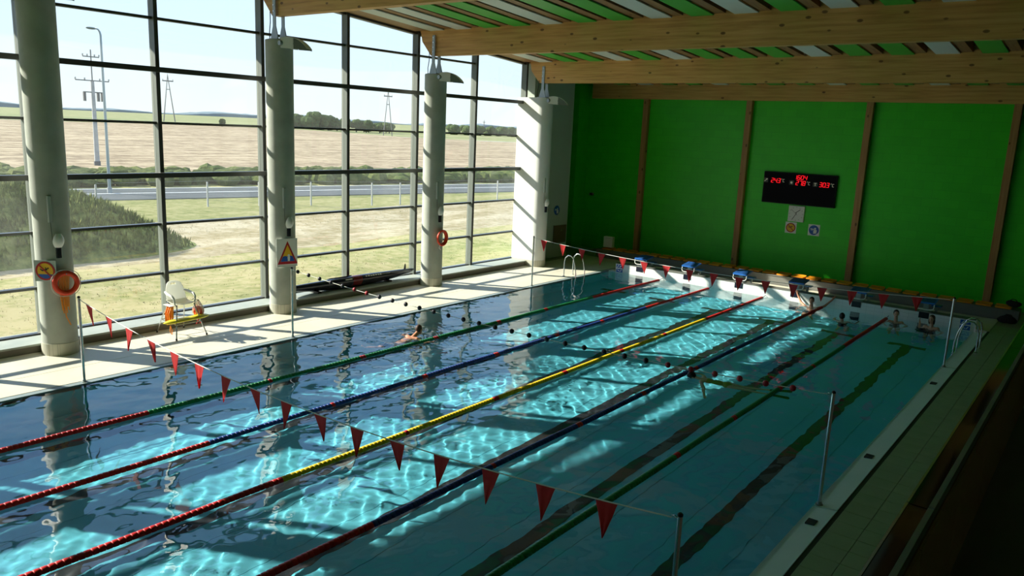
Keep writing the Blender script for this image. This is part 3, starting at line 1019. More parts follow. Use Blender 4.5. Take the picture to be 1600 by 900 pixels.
def round_sign(name, o, n, r, label, plate=None, style='ban', group=None, cat='sign'):
    fr = frame(o, n)
    t = thing(name, o, label, cat, group)
    if plate:
        MB().prism(rect(-plate / 2, -plate / 2, plate / 2, plate / 2), fr, 0, 0.008).build('plate', 'sign_white' if style != 'clear' else 'sign_clear', t)
    if style in ('ban', 'clear'):
        MB().prism(disc(r, 36), fr, 0.008, 0.012).build('disc', 'sign_yellow', t)
        if style == 'clear':
            MB().prism([(r * 0.86 * math.cos(a), r * 0.86 * math.sin(a)) for a in [PI + 0.42 + (PI - 0.84) * k / 16 for k in range(17)]], fr, 0.012, 0.014).build('water_field', 'sign_blue', t)
        MB().ringplate(r * 0.82, r, fr, 0.012, 0.016).build('rim', 'sign_red', t)
        m = MB()
        swimmer_pict(m, fr, r * 1.5, 0.014, 0.017)
        m.build('pictogram', 'sign_black', t)
        MB().prism(bar(-r * 0.6, r * 0.6, r * 0.6, -r * 0.6, r * 0.14), fr, 0.016, 0.019).build('bar', 'sign_red', t)
    else:
        MB().prism(disc(r, 36), fr, 0.008, 0.012).build('disc', 'sign_blue', t)
        m = MB()
        m.prism(disc(r * 0.2, 16, r * 0.25, r * 0.32), fr, 0.012, 0.015)
        m.prism([(-0.05 * r, -0.75 * r), (0.55 * r, -0.65 * r), (0.62 * r, 0.02 * r), (0.3 * r, 0.12 * r), (-0.05 * r, 0.0)], fr, 0.012, 0.015)
        m.prism(bar(-r * 0.7, r * 0.25, r * 0.05, r * 0.15, r * 0.16), fr, 0.012, 0.015)
        m.prism(bar(-r * 0.62, r * 0.02, -r * 0.2, -r * 0.05, r * 0.1), fr, 0.012, 0.015)
        m.build('pictogram', 'sign_white', t)
    return t

d = ang_dir(-50)
round_sign('no_diving_sign', Vector((COLX, COLY[3], 1.94)) + d * (COLR + 0.01), d, 0.205, 'round yellow no-diving sign with red rim on a clear plate, on the nearest column', 0.46, 'clear')
# triangular warning sign on the second column
fr = frame(Vector((COLX, COLY[2], 1.78)) + ang_dir(-14) * (COLR + 0.012), ang_dir(-14))
t = thing('warning_sign', fr[0], 'triangular yellow and blue warning sign with red rim on a white plate', 'sign')
MB().prism(rect(-0.31, -0.40, 0.28, 0.38), fr, 0, 0.008).build('plate', 'sign_white', t)
def tri(s, cx=0.0, cy=-0.07):
    return [(cx - 0.285 * s, cy - 0.26 * s), (cx + 0.285 * s, cy - 0.26 * s), (cx, cy + 0.38 * s)]
MB().prism(tri(1.0), fr, 0.008, 0.012).build('rim', 'sign_red', t)
MB().prism(tri(0.72), fr, 0.012, 0.015).build('field', 'sign_yellow', t)
MB().prism([(-0.203, -0.255), (0.203, -0.255), (0.137, -0.115), (0.07, -0.10), (0.0, -0.12), (-0.07, -0.10), (-0.137, -0.115)], fr, 0.015, 0.017).build('water_field', 'sign_blue', t)
m = MB().prism(disc(0.035, 14, 0.03, -0.09), fr, 0.017, 0.019).prism(rect(-0.005, -0.19, 0.065, -0.12), fr, 0.017, 0.019)
m.prism(rect(-0.0, -0.245, 0.06, -0.19), fr, 0.017, 0.019)
m.build('pictogram', 'sign_white', t)
MB().prism(rect(-0.27, -0.385, 0.24, -0.365), fr, 0.008, 0.010).build('lower_edge', 'sign_clear', t)

# ---- life rings
def life_ring(o, n, R, r, label, mat, hang):
    fr = frame(o, n)
    t = thing('life_ring', o, label, 'life ring', 'life rings on the columns')
    pts = [fr[0] + fr[1] * (R * math.cos(a)) + fr[2] * (R * math.sin(a)) for a in [2 * PI * k / 36 for k in range(36)]]
    MB().tube(pts, r, 12, closed=True).build('ring', mat, t, 60)
    g = [fr[0] + fr[1] * ((R + r + 0.012 + 0.02 * abs(math.sin(2 * a))) * math.cos(a)) + fr[2] * ((R + r + 0.012 + 0.02 * abs(math.sin(2 * a))) * math.sin(a)) for a in [2 * PI * k / 40 for k in range(40)]]
    MB().tube(g, 0.008, 6, closed=True).build('grab_line', 'cord_white', t)
    if hang:
        m = MB()
        for k in range(7):
            dx = -0.1 + 0.03 * k
            L = 0.6 + 0.08 * math.sin(k * 2.1)
            m.tube([fr[0] + fr[1] * dx + fr[2] * (R - 0.02) - fr[3] * 0.02, fr[0] + fr[1] * (dx - 0.03) - fr[2] * 0.1 - fr[3] * 0.03, fr[0] + fr[1] * (dx * 0.7 - 0.02) - fr[2] * L - fr[3] * 0.02], 0.011, 6)
        m.tube([fr[0] - fr[1] * 0.05 - fr[2] * 0.35 - fr[3] * 0.03, fr[0] - fr[1] * 0.03 - fr[2] * 0.75 - fr[3] * 0.03, fr[0] + fr[1] * 0.05 - fr[2] * 0.95 - fr[3] * 0.03], 0.012, 6)
        m.build('throw_rope', 'rope_orange', t)
    MB().tube([fr[0] + fr[2] * R - fr[3] * 0.12, fr[0] + fr[2] * (R - 0.01) + fr[3] * 0.08], 0.012, 8).build('hook', 'steel', t)
    return t

life_ring(Vector((COLX + COLR + 0.10, COLY[3] + 0.02, 1.67)), (1, -0.1, 0), 0.22, 0.055, 'red life ring with orange throw rope on the nearest column', 'ring_orange', True)
# the hose or ring on the third column is a coil
o3 = Vector((COLX + COLR + 0.08, COLY[1] + 0.02, 1.69))
fr = frame(o3, (1, 0.02, 0))
t = thing('hose_coil', o3, 'coiled orange rope hose hanging on the third column', 'hose')
for k in range(3):
    R = 0.215 + 0.018 * (k - 1)
    pts = [fr[0] + fr[1] * (R * math.cos(a)) + fr[2] * (R * 1.08 * math.sin(a)) + fr[3] * (0.03 * (k - 1)) for a in [2 * PI * q / 32 for q in range(32)]]
    MB().tube(pts, 0.028, 8, closed=True).build('turn', 'ring_orange', t, 60)
MB().tube([fr[0] - fr[2] * 0.2 - fr[1] * 0.1 + fr[3] * 0.02, fr[0] - fr[2] * 0.33 - fr[1] * 0.14, fr[0] - fr[2] * 0.40 - fr[1] * 0.05], 0.012, 6).build('loose_end', 'cord_white', t)
MB().tube([fr[0] + fr[2] * 0.2 - fr[3] * 0.1, fr[0] + fr[2] * 0.2 + fr[3] * 0.06], 0.014, 8).build('hook', 'steel', t)

# ---- grey side wall: two signs, brown hatch
round_sign('wall_ban_sign', (-3.945, -0.02, 2.1), (1, 0, 0), 0.2, 'round yellow prohibition sign on the grey side wall behind the pilaster', None, 'ban')
round_sign('wall_duty_sign', (-3.945, 0.83, 2.06), (1, 0, 0), 0.2, 'round blue instruction sign on the grey side wall', None, 'duty')
t = thing('wall_hatch', (-3.95, 1.15, 0.62), 'brown hatch panel low on the grey side wall', 'hatch')
MB().box((-3.95, 0.68, 0.64), (-3.93, 1.62, 1.40)).build('leaf', 'brown_panel', t)
MB().box((-3.93, 0.64, 0.62), (-3.925, 0.68, 1.42)).build('frame_bar', 'alu_dark', t)
MB().box((-3.93, 1.2, 1.15), (-3.915, 1.3, 1.22)).build('latch', 'steel', t)
t = thing('wall_camera', (-4.62, YWALL - 0.02, 2.5), 'small grey camera on the green wall beside the corridor', 'camera')
MB().box((-4.7, YWALL - 0.06, 2.5), (-4.5, YWALL, 2.62)).build('mount', 'alu_frame', t)
MB().lathe([(0.05, 0), (0.06, 0.12), (0.04, 0.14)], (-4.55, YWALL - 0.06, 2.56), (0, -1, 0), 12).build('lens_housing', 'alu_dark', t, 40)

# ================================================================== scoreboard, clock, signs on the green wall
SEG = {'0': 'abcdef', '1': 'bc', '2': 'abged', '3': 'abgcd', '4': 'fgbc', '5': 'afgcd', '6': 'afgecd', '7': 'abc', '8': 'abcdefg', '9': 'abcdfg'}
def seg_digit(m, ch, fr, x, y, w, h, th, d0, d1):
    sl = 0.10 * h
    P = lambda a, b: (x + a * w + sl * b, y + b * h)
    L = {'a': (P(0, 1), P(1, 1)), 'g': (P(0, .5), P(1, .5)), 'd': (P(0, 0), P(1, 0)), 'f': (P(0, .5), P(0, 1)), 'b': (P(1, .5), P(1, 1)), 'e': (P(0, 0), P(0, .5)), 'c': (P(1, 0), P(1, .5))}
    for s in SEG[ch]:
        (a, b), (c, d) = L[s]
        m.prism(bar(a, b, c, d, th), fr, d0, d1)

sx0, sx1, sz0, sz1 = 3.52, 6.36, 2.94, 4.17
t = thing('scoreboard', ((sx0 + sx1) / 2, YWALL - 0.1, sz0), 'black electronic board with red time and temperature digits on the green wall', 'scoreboard')
MB().bevbox((sx0, YWALL - 0.12, sz0), (sx1, YWALL, sz1), 0.015).build('case', 'black_plastic', t)
MB().box((sx0 + 0.03, YWALL - 0.125, sz0 + 0.03), (sx1 - 0.03, YWALL - 0.115, sz1 - 0.03)).build('screen', 'screen_black', t)
FR = (Vector((0, YWALL - 0.125, 0)), Vector((1, 0, 0)), Vector((0, 0, 1)), Vector((0, -1, 0)))
def digits(txt, xc, zc, w, h, th, name):
    m = MB()
    step = w * 1.55
    n = len([c for c in txt if c not in '.:'])
    x = xc - (n * step - 0.55 * w) / 2
    for c in txt:
        if c == '.':
            m.prism(rect(x - 0.36 * w, zc - h / 2 - th / 2, x - 0.36 * w + th, zc - h / 2 + th / 2), FR, 0, 0.006)
        elif c == ':':
            for q in (0.2, -0.2):
                m.prism(rect(x - 0.36 * w, zc + q * h - th / 2, x - 0.36 * w + th, zc + q * h + th / 2), FR, 0, 0.006)
        else:
            seg_digit(m, c, FR, x, zc - h / 2, w, h, th, 0, 0.006)
            x += step
    m.build(name, 'led_red', t)
digits('16:04', 4.97, 4.005, 0.085, 0.155, 0.017, 'time_digits')
digits('24.3', 4.01, 3.83, 0.085, 0.16, 0.018, 'temperature_digits')
digits('27.8', 4.99, 3.795, 0.085, 0.16, 0.018, 'temperature_digits')
digits('30.3', 5.89, 3.79, 0.085, 0.16, 0.018, 'temperature_digits')
for xx, kind in ((3.62, 0), (4.64, 1), (5.56, 2)):
    zc = (3.82, 3.79, 3.78)[kind]
    m = MB()
    m.prism(rect(xx - 0.085, zc - 0.085, xx + 0.085, zc + 0.085), FR, 0, 0.003)
    ic = m.build('icon_plate', 'alu_dark', t)
    m = MB()
    if kind == 0:
        m.prism(bar(xx - 0.06, zc - 0.05, xx + 0.03, zc + 0.03, 0.02), FR, 0.003, 0.006).prism(disc(0.03, 10, xx + 0.035, zc + 0.04), FR, 0.003, 0.006)
    elif kind == 1:
        m.prism(disc(0.045, 12, xx, zc), FR, 0.003, 0.006)
    else:
        m.prism(bar(xx, zc - 0.06, xx, zc + 0.06, 0.025), FR, 0.003, 0.006).prism(bar(xx - 0.05, zc + 0.05, xx + 0.05, zc + 0.05, 0.02), FR, 0.003, 0.006)
    m.build('icon', 'led_grey', ic)
for xx, zc in ((4.30, 3.84), (5.30, 3.80), (6.20, 3.79)):     # degree sign and C behind each value
    m = MB()
    m.ringplate(0.012, 0.022, (FR[0] + Vector((xx - 0.05, 0, zc + 0.055)), FR[1], FR[2], FR[3]), 0, 0.005, 12)
    for a, b, c, d in ((0.0, -0.05, 0.06, -0.05), (0.0, 0.05, 0.06, 0.05), (0.0, -0.05, 0.0, 0.05)):
        m.prism(bar(xx + a, zc + b, xx + c, zc + d, 0.018), FR, 0, 0.005)
    m.build('unit_mark', 'led_grey', t)

cx, cz = 4.94, 2.585
t = thing('wall_clock', (cx, YWALL - 0.05, cz - 0.31), 'square white clock with thin dark hands below the electronic board', 'clock')
MB().bevbox((cx - 0.31, YWALL - 0.06, cz - 0.31), (cx + 0.31, YWALL, cz + 0.31), 0.012).build('case', 'sign_white', t)
fr = (Vector((cx, YWALL - 0.06, cz)), Vector((1, 0, 0)), Vector((0, 0, 1)), Vector((0, -1, 0)))
for k in range(12):
    a = k * PI / 6
    MB().prism(bar(0.24 * math.cos(a), 0.24 * math.sin(a), 0.275 * math.cos(a), 0.275 * math.sin(a), 0.014), fr, 0, 0.003).build('hour_mark', 'alu_frame', t)
MB().prism(bar(-0.03, 0.03, 0.15, 0.17, 0.022), fr, 0.004, 0.008).build('hour_hand', 'sign_black', t)
MB().prism(bar(0.02, 0.03, -0.14, -0.24, 0.018), fr, 0.008, 0.012).build('minute_hand', 'sign_black', t)
MB().prism(bar(0.05, -0.05, -0.2, 0.17, 0.008), fr, 0.012, 0.014).build('second_hand', 'sign_black', t)
round_sign('ban_sign', (4.78, YWALL - 0.01, 2.02), (0, -1, 0), 0.185, 'square plate with yellow crossed-out prohibition disc under the clock', 0.44, 'ban')
round_sign('duty_sign', (5.68, YWALL - 0.01, 2.02), (0, -1, 0), 0.19, 'square plate with blue instruction disc right of the yellow one', 0.44, 'duty')

# ================================================================== bench with orange seats
bx0, bx1 = -2.9, 12.95
t = thing('spectator_bench', (bx0, 2.6, 0), 'long grey bench with a row of orange seats along the green wall', 'bench')
MB().box((bx0, 2.55, DK), (bx1, 3.2, 0.36)).build('body', 'bench_grey', t)
MB().box((bx0, 2.52, 0.36), (bx1, 3.22, 0.385)).build('top_board', 'bench_grey', t)
sv = []
m = MB()
# moulded seat: shallow tray with raised rim and a low back lip
W, D = 0.235, 0.22
nu, nv = 9, 8
V = []
for a in range(nu):
    for b in range(nv):
        u_, w_ = -1 + 2 * a / (nu - 1), -1 + 2 * b / (nv - 1)
        k = max(abs(u_), abs(w_)) ** 4
        rr = 1 - 0.06 * (u_ * u_ * w_ * w_)
        V.append((u_ * W * rr, w_ * D * rr, 0.03 + 0.025 * k + 0.05 * max(0, w_ - 0.55)))
F = [(a * nv + b, (a + 1) * nv + b, (a + 1) * nv + b + 1, a * nv + b + 1) for a in range(nu - 1) for b in range(nv - 1)]
bd = [a * nv for a in range(nu)] + [(nu - 1) * nv + b for b in range(1, nv)] + [a * nv + nv - 1 for a in range(nu - 2, -1, -1)] + [b for b in range(nv - 2, 0, -1)]
n0 = len(V)
V += [(V[i][0] * 0.97, V[i][1] * 0.97, 0.0) for i in bd]
nb = len(bd)
F += [(bd[(k + 1) % nb], bd[k], n0 + k, n0 + (k + 1) % nb) for k in range(nb)]
F.append(tuple(n0 + k for k in range(nb - 1, -1, -1)))
seat_me = m.add(V, F).mesh('seat', 'seat_orange', 50)
for k in range(28):
    link('seat', seat_me, t, (-2.43 + 0.552 * k, 2.86, 0.385))
t = thing('white_box', (-2.53, 2.95, 0.44), 'white box standing on the left end of the bench', 'box')
MB().bevbox((-2.75, 2.85, 0.46), (-2.3, 3.05, 0.93), 0.015).build('body', 'white_plastic', t)
MB().box((-2.76, 2.84, 0.86), (-2.29, 3.06, 0.875)).build('lid_rim', 'sign_clear', t)

def bag(name, o, s, label):
    t = thing(name, o, label, 'bag')
    V, F = [], []
    seg, rn = 14, 8
    q = MB()
    q.ball((o[0], o[1], o[2] + s[2] * 0.5), (s[0] / 2, s[1] / 2, s[2] / 2), None, 16, 10)
    q.v = [(x + 0.02 * math.sin(14 * y + 9 * z), y + 0.015 * math.sin(16 * x), max(o[2], z + 0.02 * math.sin(11 * x + 3 * y))) for x, y, z in q.v]
    q.build('sack', 'cloth_dark', t, 60)
    MB().tube([(o[0] - s[0] * 0.25, o[1], o[2] + s[2] * 0.85), (o[0] - s[0] * 0.1, o[1] - 0.02, o[2] + s[2] * 1.15), (o[0] + s[0] * 0.12, o[1], o[2] + s[2] * 1.12), (o[0] + s[0] * 0.25, o[1], o[2] + s[2] * 0.8)], 0.014, 6).build('handle', 'cloth_dark', t)
bag('swim_bag', (12.72, 2.0, DK), (0.55, 0.32, 0.26), 'dark bag lying on the deck at the right end of the bench')
bag('clothes_bundle', (12.72, 2.88, 0.44), (0.45, 0.38, 0.22), 'dark bundle on the last orange seat at the right')

# ================================================================== starting blocks
def start_block():
    t = thing('starting_block', (0, 0.2, 0.362), 'x', 'starting block', 'starting blocks along the end wall')
    q = Matrix.Rotation(math.radians(-9), 3, 'X')
    o = MB()
    o.obox((0, 0.30, 0.69), (0.52, 0.58, 0.045), Matrix.Rotation(math.radians(8), 3, 'X'))
    p = o.build('platform', 'block_blue', t)
    m = MB()
    for k in range(6):
        m.obox((0, 0.09 + 0.085 * k, 0.715 + 0.0119 * (k - 2.5)), (0.46, 0.03, 0.006), Matrix.Rotation(math.radians(8), 3, 'X'))
    m.build('grip_strip', 'navy_plate', p)
    MB().box((-0.07, 0.13, 0.372), (0.07, 0.21, 0.655)).build('pedestal', 'galv', t)
    MB().box((-0.16, 0.06, 0.362), (0.16, 0.32, 0.376)).build('base_plate', 'galv', t)
    pts = [(-0.24, 0.05, 0.64), (-0.245, 0.03, 0.52), (-0.22, 0.02, 0.47), (-0.16, 0.015, 0.445), (0.16, 0.015, 0.445), (0.22, 0.02, 0.47), (0.245, 0.03, 0.52), (0.24, 0.05, 0.64)]
    MB().tube(pts, 0.017, 8).build('hand_grip', 'white_plastic', t, 60)
    MB().box((0.10, 0.42, 0.50), (0.38, 0.66, 0.535)).build('step', 'block_blue', t)
    MB().box((0.20, 0.5, DK), (0.27, 0.58, 0.50)).build('step_leg', 'galv', t)
    return t
blk = start_block()
BLAB = ['blue starting block nearest the white and blue depth mark at the left', 'second blue starting block from the left, in sunlight', 'third blue starting block from the left, beside the sun patch',
        'fourth blue starting block from the left, above the bather with spread arms', 'fifth blue starting block from the left, in shade', 'last blue starting block on the right, above the bathers']
for k, xc in enumerate(LANEC):
    b = blk if k == 0 else copy_tree(blk)
    b.location = (xc, 0.2, 0.362)
    b['label'] = BLAB[k]

# ================================================================== lane ropes
def lane_rope(xc, seglist, label):
    t = thing('lane_rope', (xc, 0, 0.015), label, 'lane rope', 'floating lane ropes')
    MB().tube([(xc, PY0, 0.022), (xc, -0.3, 0.022), (xc, 0.0, 0.06)], 0.010, 6).build('cable', 'rope_dark', t)
    R, stp = 0.060, 0.082
    prof = [(0.046, -0.041), (0.056, -0.036), (R, -0.027), (R, 0.027), (0.056, 0.036), (0.046, 0.041)]
    acc = {}
    y = -0.34
    k = 0
    while y > PY0 + 0.3:
        col = None
        for a, b, c in seglist:
            if a >= y > b:
                col = c
        for mk in (-7.6, -9.9, -12.45, -14.9, -17.4):
            if abs(y - mk) < stp * 0.75 and col not in ('red_float',):
                col = 'marker'
        m = acc.setdefault(col, MB())
        wob_ = 0.006 * math.sin(y * 1.3 + xc)
        V, F = [], []
        na = 8
        for r, h in prof:
            for q in range(na):
                a = PI * q / (na - 1)
                V.append((xc + wob_ + r * math.cos(a), y + h, 0.006 + r * 1.05 * math.sin(a)))
        for i in range(len(prof) - 1):
            for q in range(na):
                F.append((i * na + q, (i + 1) * na + q, (i + 1) * na + (q + 1) % na, i * na + (q + 1) % na))
        F += [tuple(range(na)), tuple((len(prof) - 1) * na + q for q in range(na - 1, -1, -1))]
        m.add(V, F)
        y -= stp
        k += 1
    for c, m in acc.items():
        o = m.build({'marker': 'marker_floats'}.get(c, c + 's'), 'red_float' if c == 'marker' else c, t, 50)
        o['kind'] = 'stuff'
    return t
def segs(c):
    return [(0, -5.0, 'red_float'), (-5.0, -20.0, c), (-20.0, -30, 'red_float')]
ropes = [('green_float', 'green lane rope with red ends, nearest the windows'), ('blue_float', 'blue lane rope with red ends, between the green and the yellow rope'),
         ('yellow_float', 'yellow lane rope with red ends down the middle of the pool'), ('blue_float', 'dark blue lane rope with red ends, right of the yellow rope'),
         ('green_float', 'dark green lane rope with red end, in the shade at the right')]
for k, (c, l) in enumerate(ropes):
    lane_rope(1.68 + 2.002 * k, segs(c), l)

# ================================================================== posts, flag lines, false start rope
PXL, PXR = -0.80, 12.11
def post(x, y, h, label):
    t = thing('line_post', (x, y, 0), label, 'post', 'steel line posts at the pool edge')
    z0 = DK - 0.006 if x < 0 else 0.0
    MB().tube([(x, y, z0), (x, y, h)], 0.027, 12).build('tube', 'steel', t, 60)
    MB().lathe([(0.029, 0), (0.029, 0.02), (0.015, 0.035)], (x, y, h), (0, 0, 1), 12).build('cap', 'black_plastic', t, 40)
    MB().lathe([(0.055, 0), (0.055, 0.012), (0.032, 0.02), (0.032, 0.05)], (x, y, z0), (0, 0, 1), 16).build('socket', 'galv', t, 40)
    s = 1 if x < 0 else -1
    MB().tube([(x + s * 0.02, y, h - 0.03), (x + s * 0.06, y, h - 0.035), (x + s * 0.09, y, h - 0.02), (x + s * 0.06, y, h - 0.01)], 0.006, 6, closed=True).build('eye', 'steel', t)
post(PXL, -20, 1.75, 'steel post of the near flag line beside the nearest column')
post(PXR, -20, 1.75, 'steel post of the near flag line on the white gutter, nearest the gallery')
post(PXL, -15, 1.77, 'steel post of the ball line in front of the triangular sign column')
post(PXR, -15, 1.77, 'steel post of the ball line on the white gutter at right')
post(PXL, -5, 1.75, 'steel post of the far flag line by the white pilaster')
post(PXR, -5, 1.75, 'steel post of the far flag line on the right gutter')
def sag(x, h, s):
    tt = (x - PXL) / (PXR - PXL)
    return h - 0.03 - 4 * s * tt * (1 - tt)
def flag_line(y, h, s, label, drop):
    t = thing('flag_line', (PXL, y, h), label, 'flag line', 'red pennant lines')
    xs = lin(PXL + 0.09, PXR - 0.09, 49)
    MB().tube([(a, y, sag(a, h, s)) for a in xs], 0.008, 5).build('cord', 'cord_white', t)
    rg_ = random.Random(int(-y))
    for k in range(16):
        xc = -0.37 + 0.777 * k
        w, L = 0.128, drop
        tw, fl_ = rg_.uniform(-0.07, 0.07), rg_.uniform(0.3, 1.0)
        na, nb = 7, 6
        V, F = [], []
        for side in (0, 1):
            for a in range(na):
                u_ = a / (na - 1)
                for b in range(nb):
                    ww = w * (1 - u_) * (2 * b / (nb - 1) - 1) + 0.004 * (2 * b / (nb - 1) - 1)
                    xx = xc + ww
                    dy = tw * u_ + 0.025 * fl_ * math.sin(3.5 * (b / (nb - 1)) * PI + k) * (u_ + 0.15) * (1 - 0.7 * u_) + (0.0025 if side else -0.0025)
                    V.append((xx + 0.02 * tw * u_ * 5, y + dy, (sag(xx, h, s) if u_ < 0.2 else sag(xc, h, s)) - 0.005 - L * u_))
        nn = na * nb
        for a in range(na - 1):
            for b in range(nb - 1):
                i = a * nb + b
                F += [(i, i + 1, i + nb + 1, i + nb), (nn + i, nn + i + nb, nn + i + nb + 1, nn + i + 1)]
        bd = [b for b in range(nb)] + [a * nb + nb - 1 for a in range(1, na)] + [(na - 1) * nb + b for b in range(nb - 2, -1, -1)] + [a * nb for a in range(na - 2, 0, -1)]
        F += [(bd[(q + 1) % len(bd)], bd[q], nn + bd[q], nn + bd[(q + 1) % len(bd)]) for q in range(len(bd))]
        MB().add(V, F).build('flag', 'flag_red', t, 60)
flag_line(-20, 1.75, 0.42, 'line of red pennants across the near part of the pool', 0.40)
flag_line(-5, 1.75, 0.27, 'line of red pennants across the far end of the pool', 0.38)
t = thing('ball_line', (PXL, -15, 1.77), 'thin line strung with small dark balls across mid pool', 'ball line')
MB().tube([(a, -15, sag(a, 1.77, 0.21)) for a in lin(PXL + 0.09, PXR - 0.09, 49)], 0.006, 5).build('cord', 'cord_white', t)
ball_me = MB().ball((0, 0, 0), (0.05, 0.042, 0.05), None, 12, 8).mesh('ball', 'ball_dark', 60)
ball_me2 = MB().ball((0, 0, 0), (0.05, 0.042, 0.05), None, 12, 8).mesh('ball', 'ball_red', 60)
for k in range(30):
    xb = -0.56 + 0.4165 * k
    link('ball', ball_me2 if (k in (5, 6) or k > 23) else ball_me, t, (xb, -15, sag(xb, 1.77, 0.21)))

# ================================================================== pool ladders
def ladder(x, ya, yb, inward, label, deck0):
    t = thing('pool_ladder', (x, (ya + yb) / 2, 0), label, 'ladder', 'pool ladders')
    s = inward
    for yy in (ya, yb):
        pts = [(x - s * 0.42, yy, deck0), (x - s * 0.42, yy, 0.55), (x - s * 0.38, yy, 0.74), (x - s * 0.27, yy, 0.84), (x - s * 0.14, yy, 0.84), (x - s * 0.03, yy, 0.76), (x + s * 0.06, yy, 0.5), (x + s * 0.11, yy, 0.2), (x + s * 0.12, yy, -1.1)]
        MB().tube(pts, 0.021, 10).build('rail', 'steel', t, 60)
        MB().lathe([(0.05, 0), (0.05, 0.012), (0.025, 0.02)], (x - s * 0.42, yy, deck0), (0, 0, 1), 14).build('flange', 'steel', t, 40)
    for zt_ in (-0.28, -0.58, -0.88):
        MB().box((x + s * 0.12 - 0.04, ya, zt_ - 0.012), (x + s * 0.12 + 0.04, yb, zt_ + 0.012)).build('tread', 'steel', t)
ladder(-0.70, -2.55, -1.95, 1, 'steel pool ladder at the far left corner of the pool', DK)
ladder(12.1, -2.9, -2.3, -1, 'steel pool ladder at the far right corner in shade', DK)

# ================================================================== lifeguard chair with its gear
CX, CY = -2.85, -16.78
t = thing('lifeguard_chair', (CX, CY, DK), 'white plastic lifeguard chair on tall steel legs by the window', 'chair')
sh = 0.84
feet = {(1, -1): (-2.34, -17.2), (1, 1): (-2.36, -16.40), (-1, -1): (-3.36, -17.14), (-1, 1): (-3.36, -16.44)}
for (a, b), (fx, fy) in feet.items():
    MB().tube([(fx, fy, DK + 0.02), (CX + a * 0.22, CY + b * 0.22, sh - 0.02)], 0.016, 8).build('leg', 'steel', t, 60)
    MB().lathe([(0.022, 0), (0.022, 0.05)], (fx, fy, DK), (0, 0, 1), 10).build('foot_cap', 'black_plastic', t)
for zz in (0.38,):
    u_ = (zz - DK) / (sh - DK)
    c4 = []
    for a, b in ((1, -1), (1, 1), (-1, 1), (-1, -1)):
        fx, fy = feet[(a, b)]
        c4.append((fx + (CX + a * 0.22 - fx) * u_, fy + (CY + b * 0.22 - fy) * u_, zz))
    MB().tube(c4, 0.012, 8, closed=True).build('shelf_frame', 'steel', t)
# moulded seat shell with back rest and hand hole
def shell(n_u, n_v, fn, th, name, mat, hole=None):
    V, F = [], []
    for s in (0, 1):
        for a in range(n_u):
            for b in range(n_v):
                p = Vector(fn(a / (n_u - 1), b / (n_v - 1)))
                V.append(p + Vector((0.0, 0.0, -th)) * s if name == 'seat' else p + Vector((-th, 0, 0)) * s)
    nn = n_u * n_v
    keep = lambda a, b: not (hole and hole[0] <= a < hole[1] and hole[2] <= b < hole[3])
    ed = {}
    for a in range(n_u - 1):
        for b in range(n_v - 1):
            if keep(a, b):
                i = a * n_v + b
                q = (i, i + 1, i + n_v + 1, i + n_v)
                F.append(q)
                F.append(tuple(nn + k for k in reversed(q)))
                for k in range(4):
                    e = (q[k], q[(k + 1) % 4])
                    if (e[1], e[0]) in ed:
                        del ed[(e[1], e[0])]
                    else:
                        ed[e] = 1
    for a, b in ed:
        F.append((b, a, nn + a, nn + b))
    return MB().add(V, F).build(name, mat, t, 50)
shell(9, 9, lambda u, v: (CX - 0.22 + 0.46 * u, CY + (v - 0.5) * 0.50 * (1 - 0.1 * u), sh + 0.03 * abs(2 * v - 1) ** 3 - 0.03 * math.sin(PI * u) + (0.03 * (1 - u) ** 3)), 0.02, 'seat', 'shell_plastic')
shell(11, 13, lambda u, v: (CX - 0.22 - 0.12 * u + 0.06 * (2 * v - 1) ** 2, CY + (v - 0.5) * (0.50 - 0.14 * u ** 3), sh + 0.01 + 0.47 * u - 0.05 * u * abs(2 * v - 1) ** 3), 0.02, 'backrest', 'shell_plastic', (8, 9, 4, 8))
for b in (-1, 1):
    V = [(CX - 0.24, CY + b * 0.25, sh + 0.24), (CX - 0.1, CY + b * 0.28, sh + 0.22), (CX + 0.1, CY + b * 0.285, sh + 0.20), (CX + 0.2, CY + b * 0.275, sh + 0.14), (CX + 0.2, CY + b * 0.26, sh + 0.0)]
    MB().tube(V, [0.03, 0.036, 0.034, 0.026, 0.022], 8).build('armrest', 'white_plastic', t, 60)
    MB().tube([(CX + 0.20, CY + b * 0.26, sh + 0.02), (CX + 0.24, CY + b * 0.24, sh - 0.06), (CX + 0.22, CY + b * 0.22, sh - 0.04)], 0.014, 8).build('bracket', 'steel', t)
# rescue board lying on the shelf
t = thing('rescue_float', (CX + 0.26, CY, 0.40), 'yellow foam rescue board lying on the lifeguard chair shelf', 'float')
V, F = [], []
for a in range(15):
    u_ = -1 + 2 * a / 14
    w = 0.115 * (1 - abs(u_) ** 6) + 0.02
    for b in range(10):
        p = 2 * PI * b / 10
        V.append((CX + 0.26 + w * math.cos(p), CY + u_ * 0.60, 0.455 + 0.05 * math.sin(p) * (1 - abs(u_) ** 8) + 0.02 * u_))
for a in range(14):
    for b in range(10):
        F.append((a * 10 + b, a * 10 + (b + 1) % 10, (a + 1) * 10 + (b + 1) % 10, (a + 1) * 10 + b))
F += [tuple(range(9, -1, -1)), tuple(140 + b for b in range(10))]
MB().add(V, F).build('foam', 'board_yellow', t, 50)
MB().tube([(CX + 0.26, CY + 0.3, 0.395), (CX + 0.27, CY + 0.36, 0.30), (CX + 0.27, CY + 0.24, 0.30)], 0.02, 6, closed=True).build('strap', 'ring_orange', t)
